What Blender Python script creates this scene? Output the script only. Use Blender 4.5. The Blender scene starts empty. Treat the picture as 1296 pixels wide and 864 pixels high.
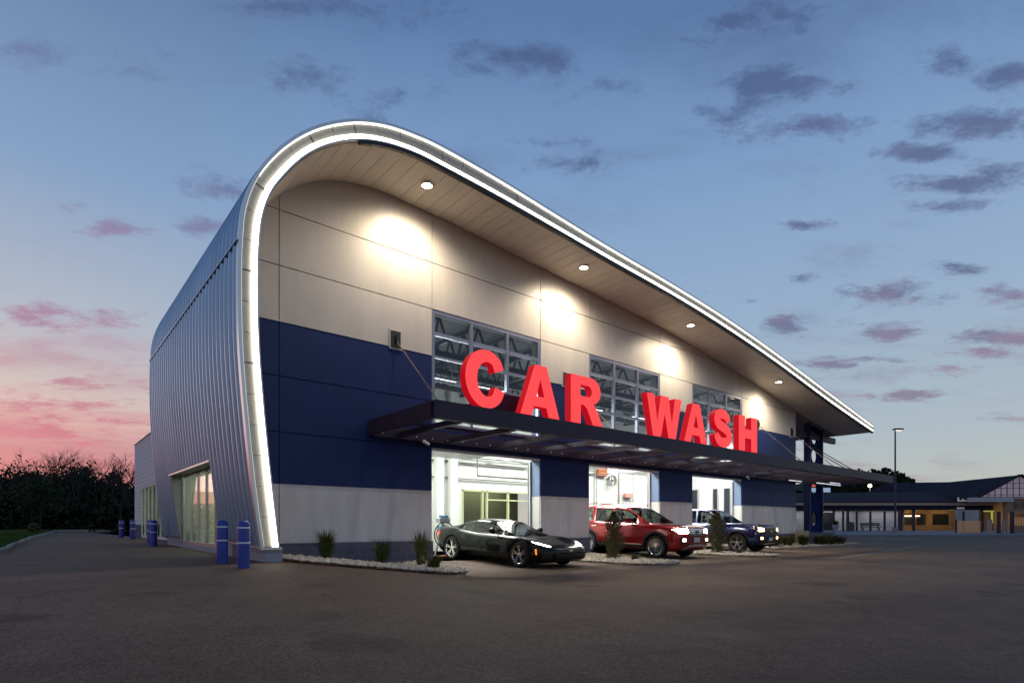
import bpy, bmesh, math, random
import numpy as np
from mathutils import Vector, Matrix
from mathutils.bvhtree import BVHTree
random.seed(7); rng = np.random.default_rng(7)
R = math.radians
sc = bpy.context.scene
col = sc.collection
CS, CC = .6441, .7649            # forward direction of the view in plan (x along the facade, y into the building)
CAMZ = 1.15
def cam2w(lat, dep):             # lateral / depth distances measured from the tripod -> ground plan
    return (CC*lat + CS*dep, -CS*lat + CC*dep)
YAW = -math.atan2(CS, CC)

# ------------------------------------------------------------------ materials
MATS = {}
def mat(name, color, rough=.6, metal=0., emit=None, estr=0., spec=.5, coat=0., noise=None, bump=None, alpha=None, trans=0., ior=1.45):
    if name in MATS: return MATS[name]
    m = bpy.data.materials.new(name); m.use_nodes = True
    nt = m.node_tree; b = nt.nodes['Principled BSDF']
    b.inputs['Base Color'].default_value = (*color, 1); b.inputs['Roughness'].default_value = rough
    b.inputs['Metallic'].default_value = metal; b.inputs['Specular IOR Level'].default_value = spec
    b.inputs['Coat Weight'].default_value = coat; b.inputs['Coat Roughness'].default_value = .04
    b.inputs['IOR'].default_value = ior
    b.inputs['Transmission Weight'].default_value = trans
    if emit: b.inputs['Emission Color'].default_value = (*emit, 1); b.inputs['Emission Strength'].default_value = estr
    tc = nt.nodes.new('ShaderNodeTexCoord')
    if noise:                    # (scale, low multiplier, high multiplier[, stretch])
        n = nt.nodes.new('ShaderNodeTexNoise'); n.inputs['Scale'].default_value = noise[0]; n.inputs['Detail'].default_value = 6
        n.inputs['Roughness'].default_value = .65
        mp = nt.nodes.new('ShaderNodeMapping'); mp.inputs['Scale'].default_value = noise[3] if len(noise) > 3 else (1, 1, 1)
        nt.links.new(tc.outputs['Object'], mp.inputs['Vector']); nt.links.new(mp.outputs[0], n.inputs['Vector'])
        r = nt.nodes.new('ShaderNodeMapRange'); r.inputs['From Min'].default_value = .3; r.inputs['From Max'].default_value = .7
        r.inputs['To Min'].default_value = noise[1]; r.inputs['To Max'].default_value = noise[2]
        nt.links.new(n.outputs['Fac'], r.inputs['Value'])
        v = nt.nodes.new('ShaderNodeVectorMath'); v.operation = 'SCALE'; v.inputs[0].default_value = color
        nt.links.new(r.outputs[0], v.inputs['Scale']); nt.links.new(v.outputs[0], b.inputs['Base Color'])
    if bump:                     # (scale, strength, distance)
        n2 = nt.nodes.new('ShaderNodeTexNoise'); n2.inputs['Scale'].default_value = bump[0]; n2.inputs['Detail'].default_value = 4
        nt.links.new(tc.outputs['Object'], n2.inputs['Vector'])
        bp = nt.nodes.new('ShaderNodeBump'); bp.inputs['Strength'].default_value = bump[1]; bp.inputs['Distance'].default_value = bump[2]
        nt.links.new(n2.outputs['Fac'], bp.inputs['Height']); nt.links.new(bp.outputs[0], b.inputs['Normal'])
    MATS[name] = m
    return m
def brick_mat(name, c1, c2, mortar, bw, bh, rough=.8, msize=.008, swap=False):
    m = bpy.data.materials.new(name); m.use_nodes = True; nt = m.node_tree; b = nt.nodes['Principled BSDF']
    tc = nt.nodes.new('ShaderNodeTexCoord'); sx = nt.nodes.new('ShaderNodeSeparateXYZ'); cx = nt.nodes.new('ShaderNodeCombineXYZ')
    ad = nt.nodes.new('ShaderNodeMath'); ad.operation = 'ADD'
    nt.links.new(tc.outputs['Object'], sx.inputs[0]); nt.links.new(sx.outputs[0], ad.inputs[0]); nt.links.new(sx.outputs[1], ad.inputs[1])
    nt.links.new(ad.outputs[0], cx.inputs[0]); nt.links.new(sx.outputs[2], cx.inputs[1])
    br = nt.nodes.new('ShaderNodeTexBrick'); br.inputs['Scale'].default_value = 1
    br.inputs['Color1'].default_value = (*c1, 1); br.inputs['Color2'].default_value = (*c2, 1); br.inputs['Mortar'].default_value = (*mortar, 1)
    br.inputs['Mortar Size'].default_value = msize; br.inputs['Brick Width'].default_value = bw; br.inputs['Row Height'].default_value = bh
    nt.links.new(cx.outputs[0], br.inputs['Vector'])
    n = nt.nodes.new('ShaderNodeTexNoise'); n.inputs['Scale'].default_value = 30; nt.links.new(tc.outputs['Object'], n.inputs['Vector'])
    mx = nt.nodes.new('ShaderNodeMix'); mx.data_type = 'RGBA'; mx.blend_type = 'OVERLAY'; mx.inputs[0].default_value = .35
    nt.links.new(br.outputs['Color'], mx.inputs[6]); nt.links.new(n.outputs['Fac'], mx.inputs[7])
    nt.links.new(mx.outputs[2], b.inputs['Base Color']); b.inputs['Roughness'].default_value = rough
    bp = nt.nodes.new('ShaderNodeBump'); bp.inputs['Strength'].default_value = .6; bp.inputs['Distance'].default_value = .01
    inv = nt.nodes.new('ShaderNodeMath'); inv.operation = 'SUBTRACT'; inv.inputs[0].default_value = 1
    nt.links.new(br.outputs['Fac'], inv.inputs[1]); nt.links.new(inv.outputs[0], bp.inputs['Height']); nt.links.new(bp.outputs[0], b.inputs['Normal'])
    MATS[name] = m
    return m
def glass_mat(name, tint, tr=.6, rough=.02):
    m = bpy.data.materials.new(name); m.use_nodes = True; nt = m.node_tree
    for n in list(nt.nodes): nt.nodes.remove(n)
    o = nt.nodes.new('ShaderNodeOutputMaterial'); t = nt.nodes.new('ShaderNodeBsdfTransparent'); g = nt.nodes.new('ShaderNodeBsdfGlossy')
    t.inputs[0].default_value = (*tint, 1); g.inputs['Roughness'].default_value = rough; g.inputs[0].default_value = (.9, .9, .9, 1)
    lw = nt.nodes.new('ShaderNodeLayerWeight'); lw.inputs[0].default_value = .5
    pw_ = nt.nodes.new('ShaderNodeMath'); pw_.operation = 'POWER'; pw_.inputs[1].default_value = 4.; nt.links.new(lw.outputs['Facing'], pw_.inputs[0])
    mr = nt.nodes.new('ShaderNodeMapRange'); mr.inputs['To Min'].default_value = .04+.25*tr; mr.inputs['To Max'].default_value = .6; nt.links.new(pw_.outputs[0], mr.inputs[0])
    mx = nt.nodes.new('ShaderNodeMixShader'); nt.links.new(mr.outputs[0], mx.inputs[0])
    nt.links.new(t.outputs[0], mx.inputs[1]); nt.links.new(g.outputs[0], mx.inputs[2]); nt.links.new(mx.outputs[0], o.inputs[0])
    MATS[name] = m
    return m
def emis(name, c, s):
    return mat(name, tuple(min(1, x) for x in c), rough=.5, emit=c, estr=s)

M_panel = mat('grey_panel', (.58, .545, .52), .42, noise=(1.6, .90, 1.06, (1, 1, .22)), bump=(40, .04, .002))
M_panel_lo = mat('grey_panel_low', (.62, .60, .62), .5, noise=(2.2, .86, 1.07, (1, 1, .25)), bump=(40, .04, .002))
M_blue = mat('blue_panel', (.013, .028, .118), .5, spec=.25, noise=(1.5, .9, 1.1), bump=(40, .04, .002))
M_joint = mat('joint', (.34, .32, .31), .6)
M_jointd = mat('joint_dark', (.05, .05, .06), .6)
M_block = brick_mat('dark_block', (.075, .085, .14), (.095, .1, .155), (.13, .14, .18), .4, .2, msize=.01)
M_wblock = brick_mat('white_block', (.70, .73, .80), (.74, .77, .82), (.45, .48, .54), .4, .2, msize=.012)
M_rib = mat('ribbed_metal', (.33, .46, .62), .36, .7, noise=(.8, .9, 1.08, (1, 1, .3)), bump=(3, .05, .01))
M_fascia = mat('fascia_panel', (.27, .265, .25), .45, .2, noise=(2, .93, 1.05))
M_trim = mat('bright_trim', (.75, .75, .75), .3, .6)
M_soffit = mat('soffit_panel', (.86, .79, .68), .45, noise=(1.5, .92, 1.05, (1, .2, 1)))
M_dark = mat('dark_edge', (.03, .03, .03), .5)
M_led = emis('led_strip', (1, .93, .76), 8)
M_led2 = emis('rim_led', (1, .97, .88), 1.6)
M_canopy = mat('canopy_paint', (.042, .031, .056), .5, spec=.3, noise=(2, .85, 1.15))
M_steel = mat('steel', (.4, .4, .42), .35, .9)
M_alu = mat('aluminium', (.5, .5, .54), .35, .7)
M_alub = mat('window_frame_metal', (.22, .23, .32), .4, .5)
M_white = mat('white_wall', (.66, .68, .64), .7, noise=(1, .95, 1.03))
M_floorin = mat('wet_concrete_floor', (.62, .60, .52), .3, noise=(1.5, .7, 1.1))
M_glass = glass_mat('window_glass', (.80, .84, .84), -.06)
M_glassd = glass_mat('door_glass', (.8, .84, .76), .08)
M_truss = mat('truss_paint', (.03, .028, .05), .6)
M_red = mat('sign_face_red', (.30, .03, .03), .6, emit=(1.0, .072, .078), estr=1.05, spec=.1)
M_redside = mat('sign_side_red', (.22, .004, .01), .7, emit=(.45, .003, .012), estr=.9, spec=.1)
M_bollard = mat('bollard_blue', (.012, .045, .32), .35, noise=(3, .85, 1.1))
M_tape = mat('white_tape', (.75, .78, .8), .4)
M_black = mat('black_rubber', (.012, .012, .013), .75)
M_grav = mat('gravel', (.26, .22, .18), .9, noise=(9, .55, 1.25))
M_warm = emis('warm_lamp', (1, .66, .3), 6)
M_flood = emis('flood_lamp', (1, .93, .8), 60)
M_tube = emis('tube_light', (.95, 1, .93), 14)
M_screen = mat('dark_room', (.10, .11, .07), .5)

def asphalt():
    m = bpy.data.materials.new('asphalt'); m.use_nodes = True; nt = m.node_tree; b = nt.nodes['Principled BSDF']
    tc = nt.nodes.new('ShaderNodeTexCoord')
    def noise(s, det=6, rough=.6):
        n = nt.nodes.new('ShaderNodeTexNoise'); n.inputs['Scale'].default_value = s; n.inputs['Detail'].default_value = det
        n.inputs['Roughness'].default_value = rough; nt.links.new(tc.outputs['Object'], n.inputs['Vector']); return n
    big, mid, fine = noise(.22, 5), noise(2.2, 6, .7), noise(95, 3, .8)
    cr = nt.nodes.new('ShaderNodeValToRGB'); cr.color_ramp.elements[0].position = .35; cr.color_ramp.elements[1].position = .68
    cr.color_ramp.elements[0].color = (.060, .038, .027, 1); cr.color_ramp.elements[1].color = (.142, .093, .066, 1)  # warm brown of passing headlights put into the base colour
    nt.links.new(big.outputs['Fac'], cr.inputs[0])
    m1 = nt.nodes.new('ShaderNodeMix'); m1.data_type = 'RGBA'; m1.blend_type = 'OVERLAY'; m1.inputs[0].default_value = .45
    nt.links.new(cr.outputs[0], m1.inputs[6]); nt.links.new(mid.outputs['Fac'], m1.inputs[7])
    m2 = nt.nodes.new('ShaderNodeMix'); m2.data_type = 'RGBA'; m2.blend_type = 'OVERLAY'; m2.inputs[0].default_value = .8
    nt.links.new(m1.outputs[2], m2.inputs[6]); nt.links.new(fine.outputs['Fac'], m2.inputs[7])
    vo = nt.nodes.new('ShaderNodeTexVoronoi'); vo.inputs['Scale'].default_value = 55; nt.links.new(tc.outputs['Object'], vo.inputs['Vector'])
    vs = nt.nodes.new('ShaderNodeMapRange'); vs.inputs['From Max'].default_value = 1; vs.inputs['To Min'].default_value = .55; vs.inputs['To Max'].default_value = 1.75; nt.links.new(vo.outputs['Color'], vs.inputs[0])
    dst = nt.nodes.new('ShaderNodeTexNoise'); dst.inputs['Scale'].default_value = 1.1; dst.inputs['Detail'].default_value = 5; nt.links.new(tc.outputs['Object'], dst.inputs['Vector'])
    mv = nt.nodes.new('ShaderNodeMix'); mv.data_type = 'VECTOR'; mv.inputs[0].default_value = .35; nt.links.new(tc.outputs['Object'], mv.inputs[4]); nt.links.new(dst.outputs['Color'], mv.inputs[5])
    ck = nt.nodes.new('ShaderNodeTexVoronoi'); ck.feature = 'DISTANCE_TO_EDGE'; ck.inputs['Scale'].default_value = .38; nt.links.new(mv.outputs[1], ck.inputs['Vector'])
    cm_ = nt.nodes.new('ShaderNodeMapRange'); cm_.inputs['From Min'].default_value = .001; cm_.inputs['From Max'].default_value = .006; cm_.inputs['To Min'].default_value = .80; cm_.inputs['To Max'].default_value = 1; nt.links.new(ck.outputs['Distance'], cm_.inputs[0])
    st_ = noise(.7, 3, .5); sm_ = nt.nodes.new('ShaderNodeMapRange'); sm_.inputs['From Min'].default_value = .60; sm_.inputs['From Max'].default_value = .70; sm_.inputs['To Min'].default_value = 1.; sm_.inputs['To Max'].default_value = .5; nt.links.new(st_.outputs['Fac'], sm_.inputs[0])
    ml = nt.nodes.new('ShaderNodeMath'); ml.operation = 'MULTIPLY'; nt.links.new(vs.outputs[0], ml.inputs[0]); nt.links.new(cm_.outputs[0], ml.inputs[1])
    ml2 = nt.nodes.new('ShaderNodeMath'); ml2.operation = 'MULTIPLY'; nt.links.new(ml.outputs[0], ml2.inputs[0]); nt.links.new(sm_.outputs[0], ml2.inputs[1])
    sc_ = nt.nodes.new('ShaderNodeVectorMath'); sc_.operation = 'SCALE'; nt.links.new(m2.outputs[2], sc_.inputs[0]); nt.links.new(ml2.outputs[0], sc_.inputs['Scale'])
    nt.links.new(sc_.outputs[0], b.inputs['Base Color'])
    rr = nt.nodes.new('ShaderNodeMapRange'); rr.inputs['To Min'].default_value = .6; rr.inputs['To Max'].default_value = .9; b.inputs['Specular IOR Level'].default_value = .28
    nt.links.new(big.outputs['Fac'], rr.inputs[0]); nt.links.new(rr.outputs[0], b.inputs['Roughness'])
    bp = nt.nodes.new('ShaderNodeBump'); bp.inputs['Strength'].default_value = .55; bp.inputs['Distance'].default_value = .006
    nt.links.new(fine.outputs['Fac'], bp.inputs['Height']); nt.links.new(bp.outputs[0], b.inputs['Normal'])
    return m
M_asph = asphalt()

# ------------------------------------------------------------------ mesh helpers
class MB:
    def __init__(s): s.v = []; s.f = []
    def add(s, vs, fs):
        o = len(s.v); s.v += [tuple(p) for p in vs]; s.f += [tuple(o+i for i in f) for f in fs]; return s
    def box(s, a, b):
        (x0, y0, z0), (x1, y1, z1) = a, b
        return s.add([(x0,y0,z0),(x1,y0,z0),(x1,y1,z0),(x0,y1,z0),(x0,y0,z1),(x1,y0,z1),(x1,y1,z1),(x0,y1,z1)],
                     [(0,3,2,1),(4,5,6,7),(0,1,5,4),(1,2,6,5),(2,3,7,6),(3,0,4,7)])
    def bar(s, p, q, w, h, up=(0,0,1)):       # rectangular bar from p to q
        p, q = Vector(p), Vector(q); d = (q-p).normalized(); up = Vector(up)
        if abs(d.dot(up)) > .98: up = Vector((1,0,0))
        r = d.cross(up).normalized(); u = r.cross(d)
        vs = [e + r*a*w/2 + u*b*h/2 for e in (p, q) for a, b in ((-1,-1),(1,-1),(1,1),(-1,1))]
        return s.add(vs, [(0,1,2,3),(7,6,5,4),(0,4,5,1),(1,5,6,2),(2,6,7,3),(3,7,4,0)])
    def tube(s, pts, r, n=8, caps=True):
        pts = [Vector(p) for p in pts]; rs = r if isinstance(r, (list, tuple)) else [r]*len(pts)
        vs = []; prev = None
        for i, p in enumerate(pts):
            d = (pts[min(i+1, len(pts)-1)] - pts[max(i-1, 0)]).normalized()
            if prev is None:
                a = Vector((0,0,1)) if abs(d.z) < .9 else Vector((1,0,0)); x = d.cross(a).normalized()
            else: x = (prev - d*prev.dot(d)).normalized()
            prev = x; y = d.cross(x)
            vs += [p + (x*math.cos(2*math.pi*k/n) + y*math.sin(2*math.pi*k/n))*rs[i] for k in range(n)]
        fs = [(i*n+k, i*n+(k+1)%n, (i+1)*n+(k+1)%n, (i+1)*n+k) for i in range(len(pts)-1) for k in range(n)]
        if caps: fs += [tuple(range(n-1, -1, -1)), tuple((len(pts)-1)*n + k for k in range(n))]
        return s.add(vs, fs)
    def lathe(s, prof, c=(0,0,0), n=20, axis='z'):
        vs = []
        for r, h in prof:
            for k in range(n):
                a = 2*math.pi*k/n
                p = (r*math.cos(a), r*math.sin(a), h) if axis == 'z' else ((h, r*math.cos(a), r*math.sin(a)) if axis == 'x' else (r*math.cos(a), h, r*math.sin(a)))
                vs.append((p[0]+c[0], p[1]+c[1], p[2]+c[2]))
        fs = [(i*n+k, i*n+(k+1)%n, (i+1)*n+(k+1)%n, (i+1)*n+k) for i in range(len(prof)-1) for k in range(n)]
        return s.add(vs, fs)
    def prism(s, poly, y0, y1, axis='y'):     # polygon in (x,z) extruded in y, or in (y,z) extruded in x
        n = len(poly)
        if axis == 'y': vs = [(a, y0, b) for a, b in poly] + [(a, y1, b) for a, b in poly]
        elif axis == 'x': vs = [(y0, a, b) for a, b in poly] + [(y1, a, b) for a, b in poly]
        else: vs = [(a, b, y0) for a, b in poly] + [(a, b, y1) for a, b in poly]
        return s.add(vs, [tuple(range(n)), tuple(range(2*n-1, n-1, -1))] + [(i, i+n, (i+1)%n+n, (i+1)%n) for i in range(n)])
    def build(s, name, m, parent=None, smooth=False, bevel=0, sharp=40, loc=None):
        me = bpy.data.meshes.new(name); me.from_pydata(s.v, [], s.f); me.update()
        bm = bmesh.new(); bm.from_mesh(me); bmesh.ops.recalc_face_normals(bm, faces=bm.faces)
        if bevel: bmesh.ops.bevel(bm, geom=[e for e in bm.edges if len(e.link_faces) == 2 and e.calc_face_angle(0) > .5], offset=bevel, segments=2, affect='EDGES', clamp_overlap=True)
        bm.to_mesh(me); bm.free()
        return link(name, me, m, parent, smooth, sharp, loc)
def link(name, me, m, parent=None, smooth=False, sharp=40, loc=None):
    me.materials.clear(); me.materials.append(m)
    if smooth:
        me.shade_smooth() if hasattr(me, 'shade_smooth') else None
        if sharp: me.set_sharp_from_angle(angle=R(sharp))
    o = bpy.data.objects.new(name, me); col.objects.link(o)
    if parent: o.parent = parent
    if loc: o.location = loc
    return o
def tag(o, label=None, cat=None, group=None, kind=None):
    if label: o['label'] = label
    if cat: o['category'] = cat
    if group: o['group'] = group
    if kind: o['kind'] = kind
    return o
def thing(name, label, cat, loc=(0,0,0), rz=0, group=None):
    o = bpy.data.objects.new(name, None); col.objects.link(o); o.location = loc; o.rotation_euler = (0,0,rz); o.empty_display_size = .3
    return tag(o, label, cat, group)
def copy_tree(o, parent=None):
    c = o.copy(); col.objects.link(c); c.parent = parent
    for ch in [x for x in col.objects if x.parent == o]: copy_tree(ch, c)
    return c
def lamp(name, kind, loc, energy, color=(1,1,1), parent=None, rot=None, **kw):
    l = bpy.data.lights.new(name, kind); l.energy = energy; l.color = color
    for k, v in kw.items(): setattr(l, k, v)
    o = bpy.data.objects.new(name, l); col.objects.link(o); o.location = loc
    if rot: o.rotation_euler = rot
    if parent: o.parent = parent
    return o
def sstep(x, a, b):
    t = min(1, max(0, (x-a)/(b-a))); return t*t*(3-2*t)
def spline(pts, n):                            # Catmull-Rom resampled
    out = []
    for i in range(len(pts)-1):
        p0, p1, p2, p3 = pts[max(0, i-1)], pts[i], pts[i+1], pts[min(len(pts)-1, i+2)]
        for k in range(n):
            t = k/n
            out.append(tuple(.5*((2*b) + (-a+c)*t + (2*a-5*b+4*c-d)*t*t + (-a+3*b-3*c+d)*t**3) for a, b, c, d in zip(p0, p1, p2, p3)))
    out.append(tuple(pts[-1])); return out

# ------------------------------------------------------------------ terrain
def ground_z(x, y):
    left = .009*(min(y, 32)+33)*sstep(y, 0, 9.5)*(1-sstep(x, 3.4, 8.5))
    apron = .10*sstep(y, 12.3, 13.9)*sstep(x, 7.5, 8.5)*(1-sstep(x, 32, 35))
    dep = CS*x + CC*y; lat = CC*x - CS*y
    far = .52*sstep(dep, 30, 56)*sstep(lat, 6, 16)
    return left + apron*(1 if y < 25 else 0) + far
def sheet(name, xs, ys, m, zoff=0, test=None, parent=None):
    b = MB(); idx = {}
    for j, y in enumerate(ys):
        for i, x in enumerate(xs):
            idx[i, j] = len(b.v); b.v.append((x, y, ground_z(x, y)+zoff))
    for j in range(len(ys)-1):
        for i in range(len(xs)-1):
            if test is None or test((xs[i]+xs[i+1])/2, (ys[j]+ys[j+1])/2):
                b.f.append((idx[i,j], idx[i+1,j], idx[i+1,j+1], idx[i,j+1]))
    return b.build(name, m, parent, smooth=True, sharp=0)
xs = [-60,-30,-10,-5] + [x*.75-3 for x in range(0, 57)] + [42+3*i for i in range(0, 20)] + [110, 140]
ys = [-60,-30,-10,-4] + [y*.6-2 for y in range(0, 58)] + [34+2.5*i for i in range(0, 16)] + [74.5]
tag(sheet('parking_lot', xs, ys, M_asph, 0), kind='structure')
g = MB(); g.add([(-900,-900,-.25),(1500,-900,-.25),(1500,1500,-.25),(-900,1500,-.25)], [(0,1,2,3)])
tag(g.build('ground', mat('far_ground', (.02, .028, .018), .95, noise=(.2, .6, 1.3))), kind='structure')

# ------------------------------------------------------------------ shell profiles (x along facade, z)
OUT = [(3.58,.72),(3.46,1.57),(3.34,2.66),(3.24,3.75),(3.17,4.83),(3.15,6.0),(3.17,6.82),(3.24,7.5),(3.45,8.15),(3.80,8.75),(4.20,9.25),(4.64,9.67),(5.13,10.02),(5.71,10.33),(6.40,10.55),(7.13,10.65),(7.94,10.68),(9.8,10.58),(12,10.38),(14.4,10.17),(17.9,9.92),(21.5,9.58),(25.9,9.0),(32.1,8.04),(38.3,7.08)]
INN = [(3.93,.72),(3.83,1.57),(3.71,2.66),(3.61,3.75),(3.535,4.83),(3.51,6.0),(3.53,6.82),(3.60,7.45),(3.78,8.0),(4.08,8.5),(4.42,8.95),(4.80,9.32),(5.25,9.64),(5.78,9.91),(6.40,10.09),(7.13,10.18),(7.94,10.17),(9.8,10.08),(12,9.92),(14.4,9.74),(17.9,9.5),(21.5,9.14),(25.9,8.55),(32.1,7.56),(38.2,6.70)]
V0, VW, VB = 12.15, 14.07, 23.1
outp, innp = spline(OUT, 6), spline(INN, 6)
def in_z(x):
    for a, b in zip(innp, innp[1:]):
        if a[0] <= x <= b[0] and a[0] > 4.3: return a[1] + (b[1]-a[1])*(x-a[0])/(b[0]-a[0])
    return 6.7
def out_x(z):
    for a, b in zip(outp, outp[1:]):
        if a[1] <= z <= b[1]: return a[0] + (b[0]-a[0])*(z-a[1])/(b[1]-a[1])
    return 3.58
def base_z(y): return .71 + .03*(y-V0)

bld = thing('car_wash_building', 'car wash building with curved ribbed metal shell, lit edge and blue grey panelled front', 'building', (3.6, V0, 0))
bo = Vector((3.6, V0, 0))
def split_chunks(mb):                          # connected clusters of an MB (faces sharing vertices or touching boxes)
    par = list(range(len(mb.v)))
    def fd(a):
        while par[a] != a: par[a] = par[par[a]]; a = par[a]
        return a
    for f_ in mb.f:
        for q_ in f_[1:]: par[fd(q_)] = fd(f_[0])
    key = {}
    for i_, v_ in enumerate(mb.v):
        k_ = tuple(round(c_, 2) for c_ in v_)
        if k_ in key: par[fd(i_)] = fd(key[k_])
        else: key[k_] = i_
    out_ = {}
    for f_ in mb.f: out_.setdefault(fd(f_[0]), []).append(f_)
    res = []
    for fs_ in out_.values():
        m_ = MB(); ix = {}
        for f_ in fs_:
            for q_ in f_:
                if q_ not in ix: ix[q_] = len(m_.v); m_.v.append(mb.v[q_])
            m_.f.append(tuple(ix[q_] for q_ in f_))
        res.append(m_)
    return res
def BS(mb, name, m, **kw):                     # one part per separate piece
    for c_ in split_chunks(mb): B(c_, name, m, **kw)
def B(mb, name, m, **kw):                      # part of the building
    kw.setdefault('loc', tuple(-bo)); return mb.build(name, m, bld, **kw)

# ribbed outer skin with the door recess left open
DR0, DR1, DRZ = 15.3, 20.4, 2.72
prof = [p for p in outp if p[1] > .75 or p[0] > 5]
prof = [q for q in prof if abs(q[1]-DRZ) > .12 or q[0] > 5]
prof.append((out_x(DRZ), DRZ)); prof = [(out_x(.72), .72)] + sorted([p for p in prof if p[0] < 5 and p[1] < 5], key=lambda p: p[1]) + [p for p in prof if not (p[0] < 5 and p[1] < 5)]
zi = [i for i, p in enumerate(prof) if p[1] == DRZ][0]
nrm = []
for i, p in enumerate(prof):
    a, b = prof[max(0, i-1)], prof[min(len(prof)-1, i+1)]; dx, dz = b[0]-a[0], b[1]-a[1]; l = math.hypot(dx, dz); nrm.append((-dz/l, dx/l))
vy = []
pitch = .34; y = V0+.03
while y < VB-.05:
    for dy, h in ((0,0),(.20,0),(.235,.045),(.29,.045),(.325,0)):
        vy.append((min(y+dy, VB), h))
    y += pitch
vy = sorted(set(vy + [(DR0, 0), (DR1, 0)]))
vy = [v for i, v in enumerate(vy) if i == 0 or v[0]-vy[i-1][0] > .004]
b = MB(); W = len(prof)
for (y, h) in vy:
    for i, (p, n) in enumerate(zip(prof, nrm)):
        z = p[1] + n[1]*h
        if i == 0: z = base_z(y)
        b.v.append((p[0]+n[0]*h, y, z))
for j in range(len(vy)-1):
    ym = (vy[j][0]+vy[j+1][0])/2
    for i in range(W-1):
        if i < zi and DR0 < ym < DR1: continue
        b.f.append((j*W+i, j*W+i+1, (j+1)*W+i+1, (j+1)*W+i))
skin = B(b, 'ribbed_skin', M_rib, smooth=True, sharp=25)
# lap seam across the ribs
b = MB(); ls = [p for p in prof if 6.75 < p[1] < 7.2 and p[0] < 4]
b.bar((ls[0][0]-.028, V0+.02, ls[0][1]), (ls[0][0]-.028, VB-.02, ls[0][1]), .07, .03)
B(b, 'lap_seam', M_rib)
# soffit and inside of the shell
def strip(path, y0, y1, z0fn=None):
    b = MB()
    for p in path: b.v += [(p[0], y0, p[1]), (p[0], y1, p[1])]
    b.f = [(2*i, 2*i+2, 2*i+3, 2*i+1) for i in range(len(path)-1)]
    return b
# soffit boards: each board a shallow tile with a groove between
b = MB(); acc = 0; start = innp[0]; seg = [innp[0]]
def dense(path, step=.04):
    out = [path[0]]
    for a, c in zip(path, path[1:]):
        L = math.dist(a, c); n = max(1, int(L/step))
        out += [(a[0]+(c[0]-a[0])*k/n, a[1]+(c[1]-a[1])*k/n) for k in range(1, n+1)]
    return out
dn = dense(innp); lens = np.cumsum([0]+[math.dist(a, c) for a, c in zip(dn, dn[1:])])
board = .42; k = 0
def at_len(path, lens, s):
    i = int(np.searchsorted(lens, s)); i = min(max(i, 1), len(path)-1)
    a, c = path[i-1], path[i]; L = lens[i]-lens[i-1]; t = (s-lens[i-1])/L if L else 0
    p = (a[0]+(c[0]-a[0])*t, a[1]+(c[1]-a[1])*t); d = (c[0]-a[0], c[1]-a[1]); l = math.hypot(*d) or 1
    return p, (d[1]/l, -d[0]/l)
s_ = 0
ysof0, ysof1 = V0+.06, VW+.03
while s_ < lens[-1]-.05:
    e = min(s_+board-.014, lens[-1]); base = len(b.v)
    for q in (s_, s_+(e-s_)*.5, e):
        p, n = at_len(dn, lens, q)
        b.v += [(p[0]+n[0]*.012, ysof0, p[1]+n[1]*.012), (p[0]+n[0]*.012, ysof1, p[1]+n[1]*.012)]
    b.f += [(base, base+2, base+3, base+1), (base+2, base+4, base+5, base+3)]
    for q, i0 in ((s_, base), (e, base+4)):
        p, n = at_len(dn, lens, q); k = len(b.v)
        b.v += [(p[0]-n[0]*.01, ysof0, p[1]-n[1]*.01), (p[0]-n[0]*.01, ysof1, p[1]-n[1]*.01)]
        b.f.append((i0, i0+1, k+1, k))
    s_ += board
B(b, 'soffit', M_soffit)
bk = [(p[0], p[1]+.008) if p[0] > 5 else (p[0]-.008, p[1]) for p in innp]
B(strip([p for p in bk if p[1] > 3 or p[0] > 5], V0+.05, VB), 'soffit_backing', M_joint, smooth=True)
B(strip([p for p in bk if p[1] < 3.2 and p[0] < 5], V0+.05, VW+.5), 'leg_lining', M_joint, smooth=True)
# fascia band between the two profiles, with joints
do = dense(outp, .05); lo = np.cumsum([0]+[math.dist(a, c) for a, c in zip(do, do[1:])])
di = dense(innp, .05); li = np.cumsum([0]+[math.dist(a, c) for a, c in zip(di, di[1:])])
fo = lambda t: at_len(do, lo, t*lo[-1])[0]
# match points across the band by nearest neighbour so joints stay square
def across(p):
    q = min(di, key=lambda r: (r[0]-p[0])**2 + (r[1]-p[1])**2); return q
b = MB(); bj = MB(); s_ = 0; pw = .62
yf = V0+.03
while s_ < lo[-1]-.05:
    e = min(s_+pw-.016, lo[-1]); base = len(b.v); steps = 4
    for q in range(steps+1):
        p = at_len(do, lo, s_+(e-s_)*q/steps)[0]; r = across(p)
        b.v += [(p[0], yf, p[1]), (r[0], yf, r[1]), (p[0], yf+.03, p[1]), (r[0], yf+.03, r[1])]
    for q in range(steps):
        o = base+4*q
        b.f += [(o, o+1, o+5, o+4)]
    b.f += [(base, base+1, base+3, base+2), (base+4*steps, base+4*steps+1, base+4*steps+3, base+4*steps+2)]
    s_ += pw
B(b, 'fascia', M_fascia)
b = MB()
for p in outp:
    r = across(p); b.v += [(p[0], yf+.025, p[1]), (r[0], yf+.025, r[1])]
b.f = [(2*i, 2*i+1, 2*i+3, 2*i+2) for i in range(len(outp)-1)]
B(b, 'fascia_backing', M_jointd)
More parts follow.
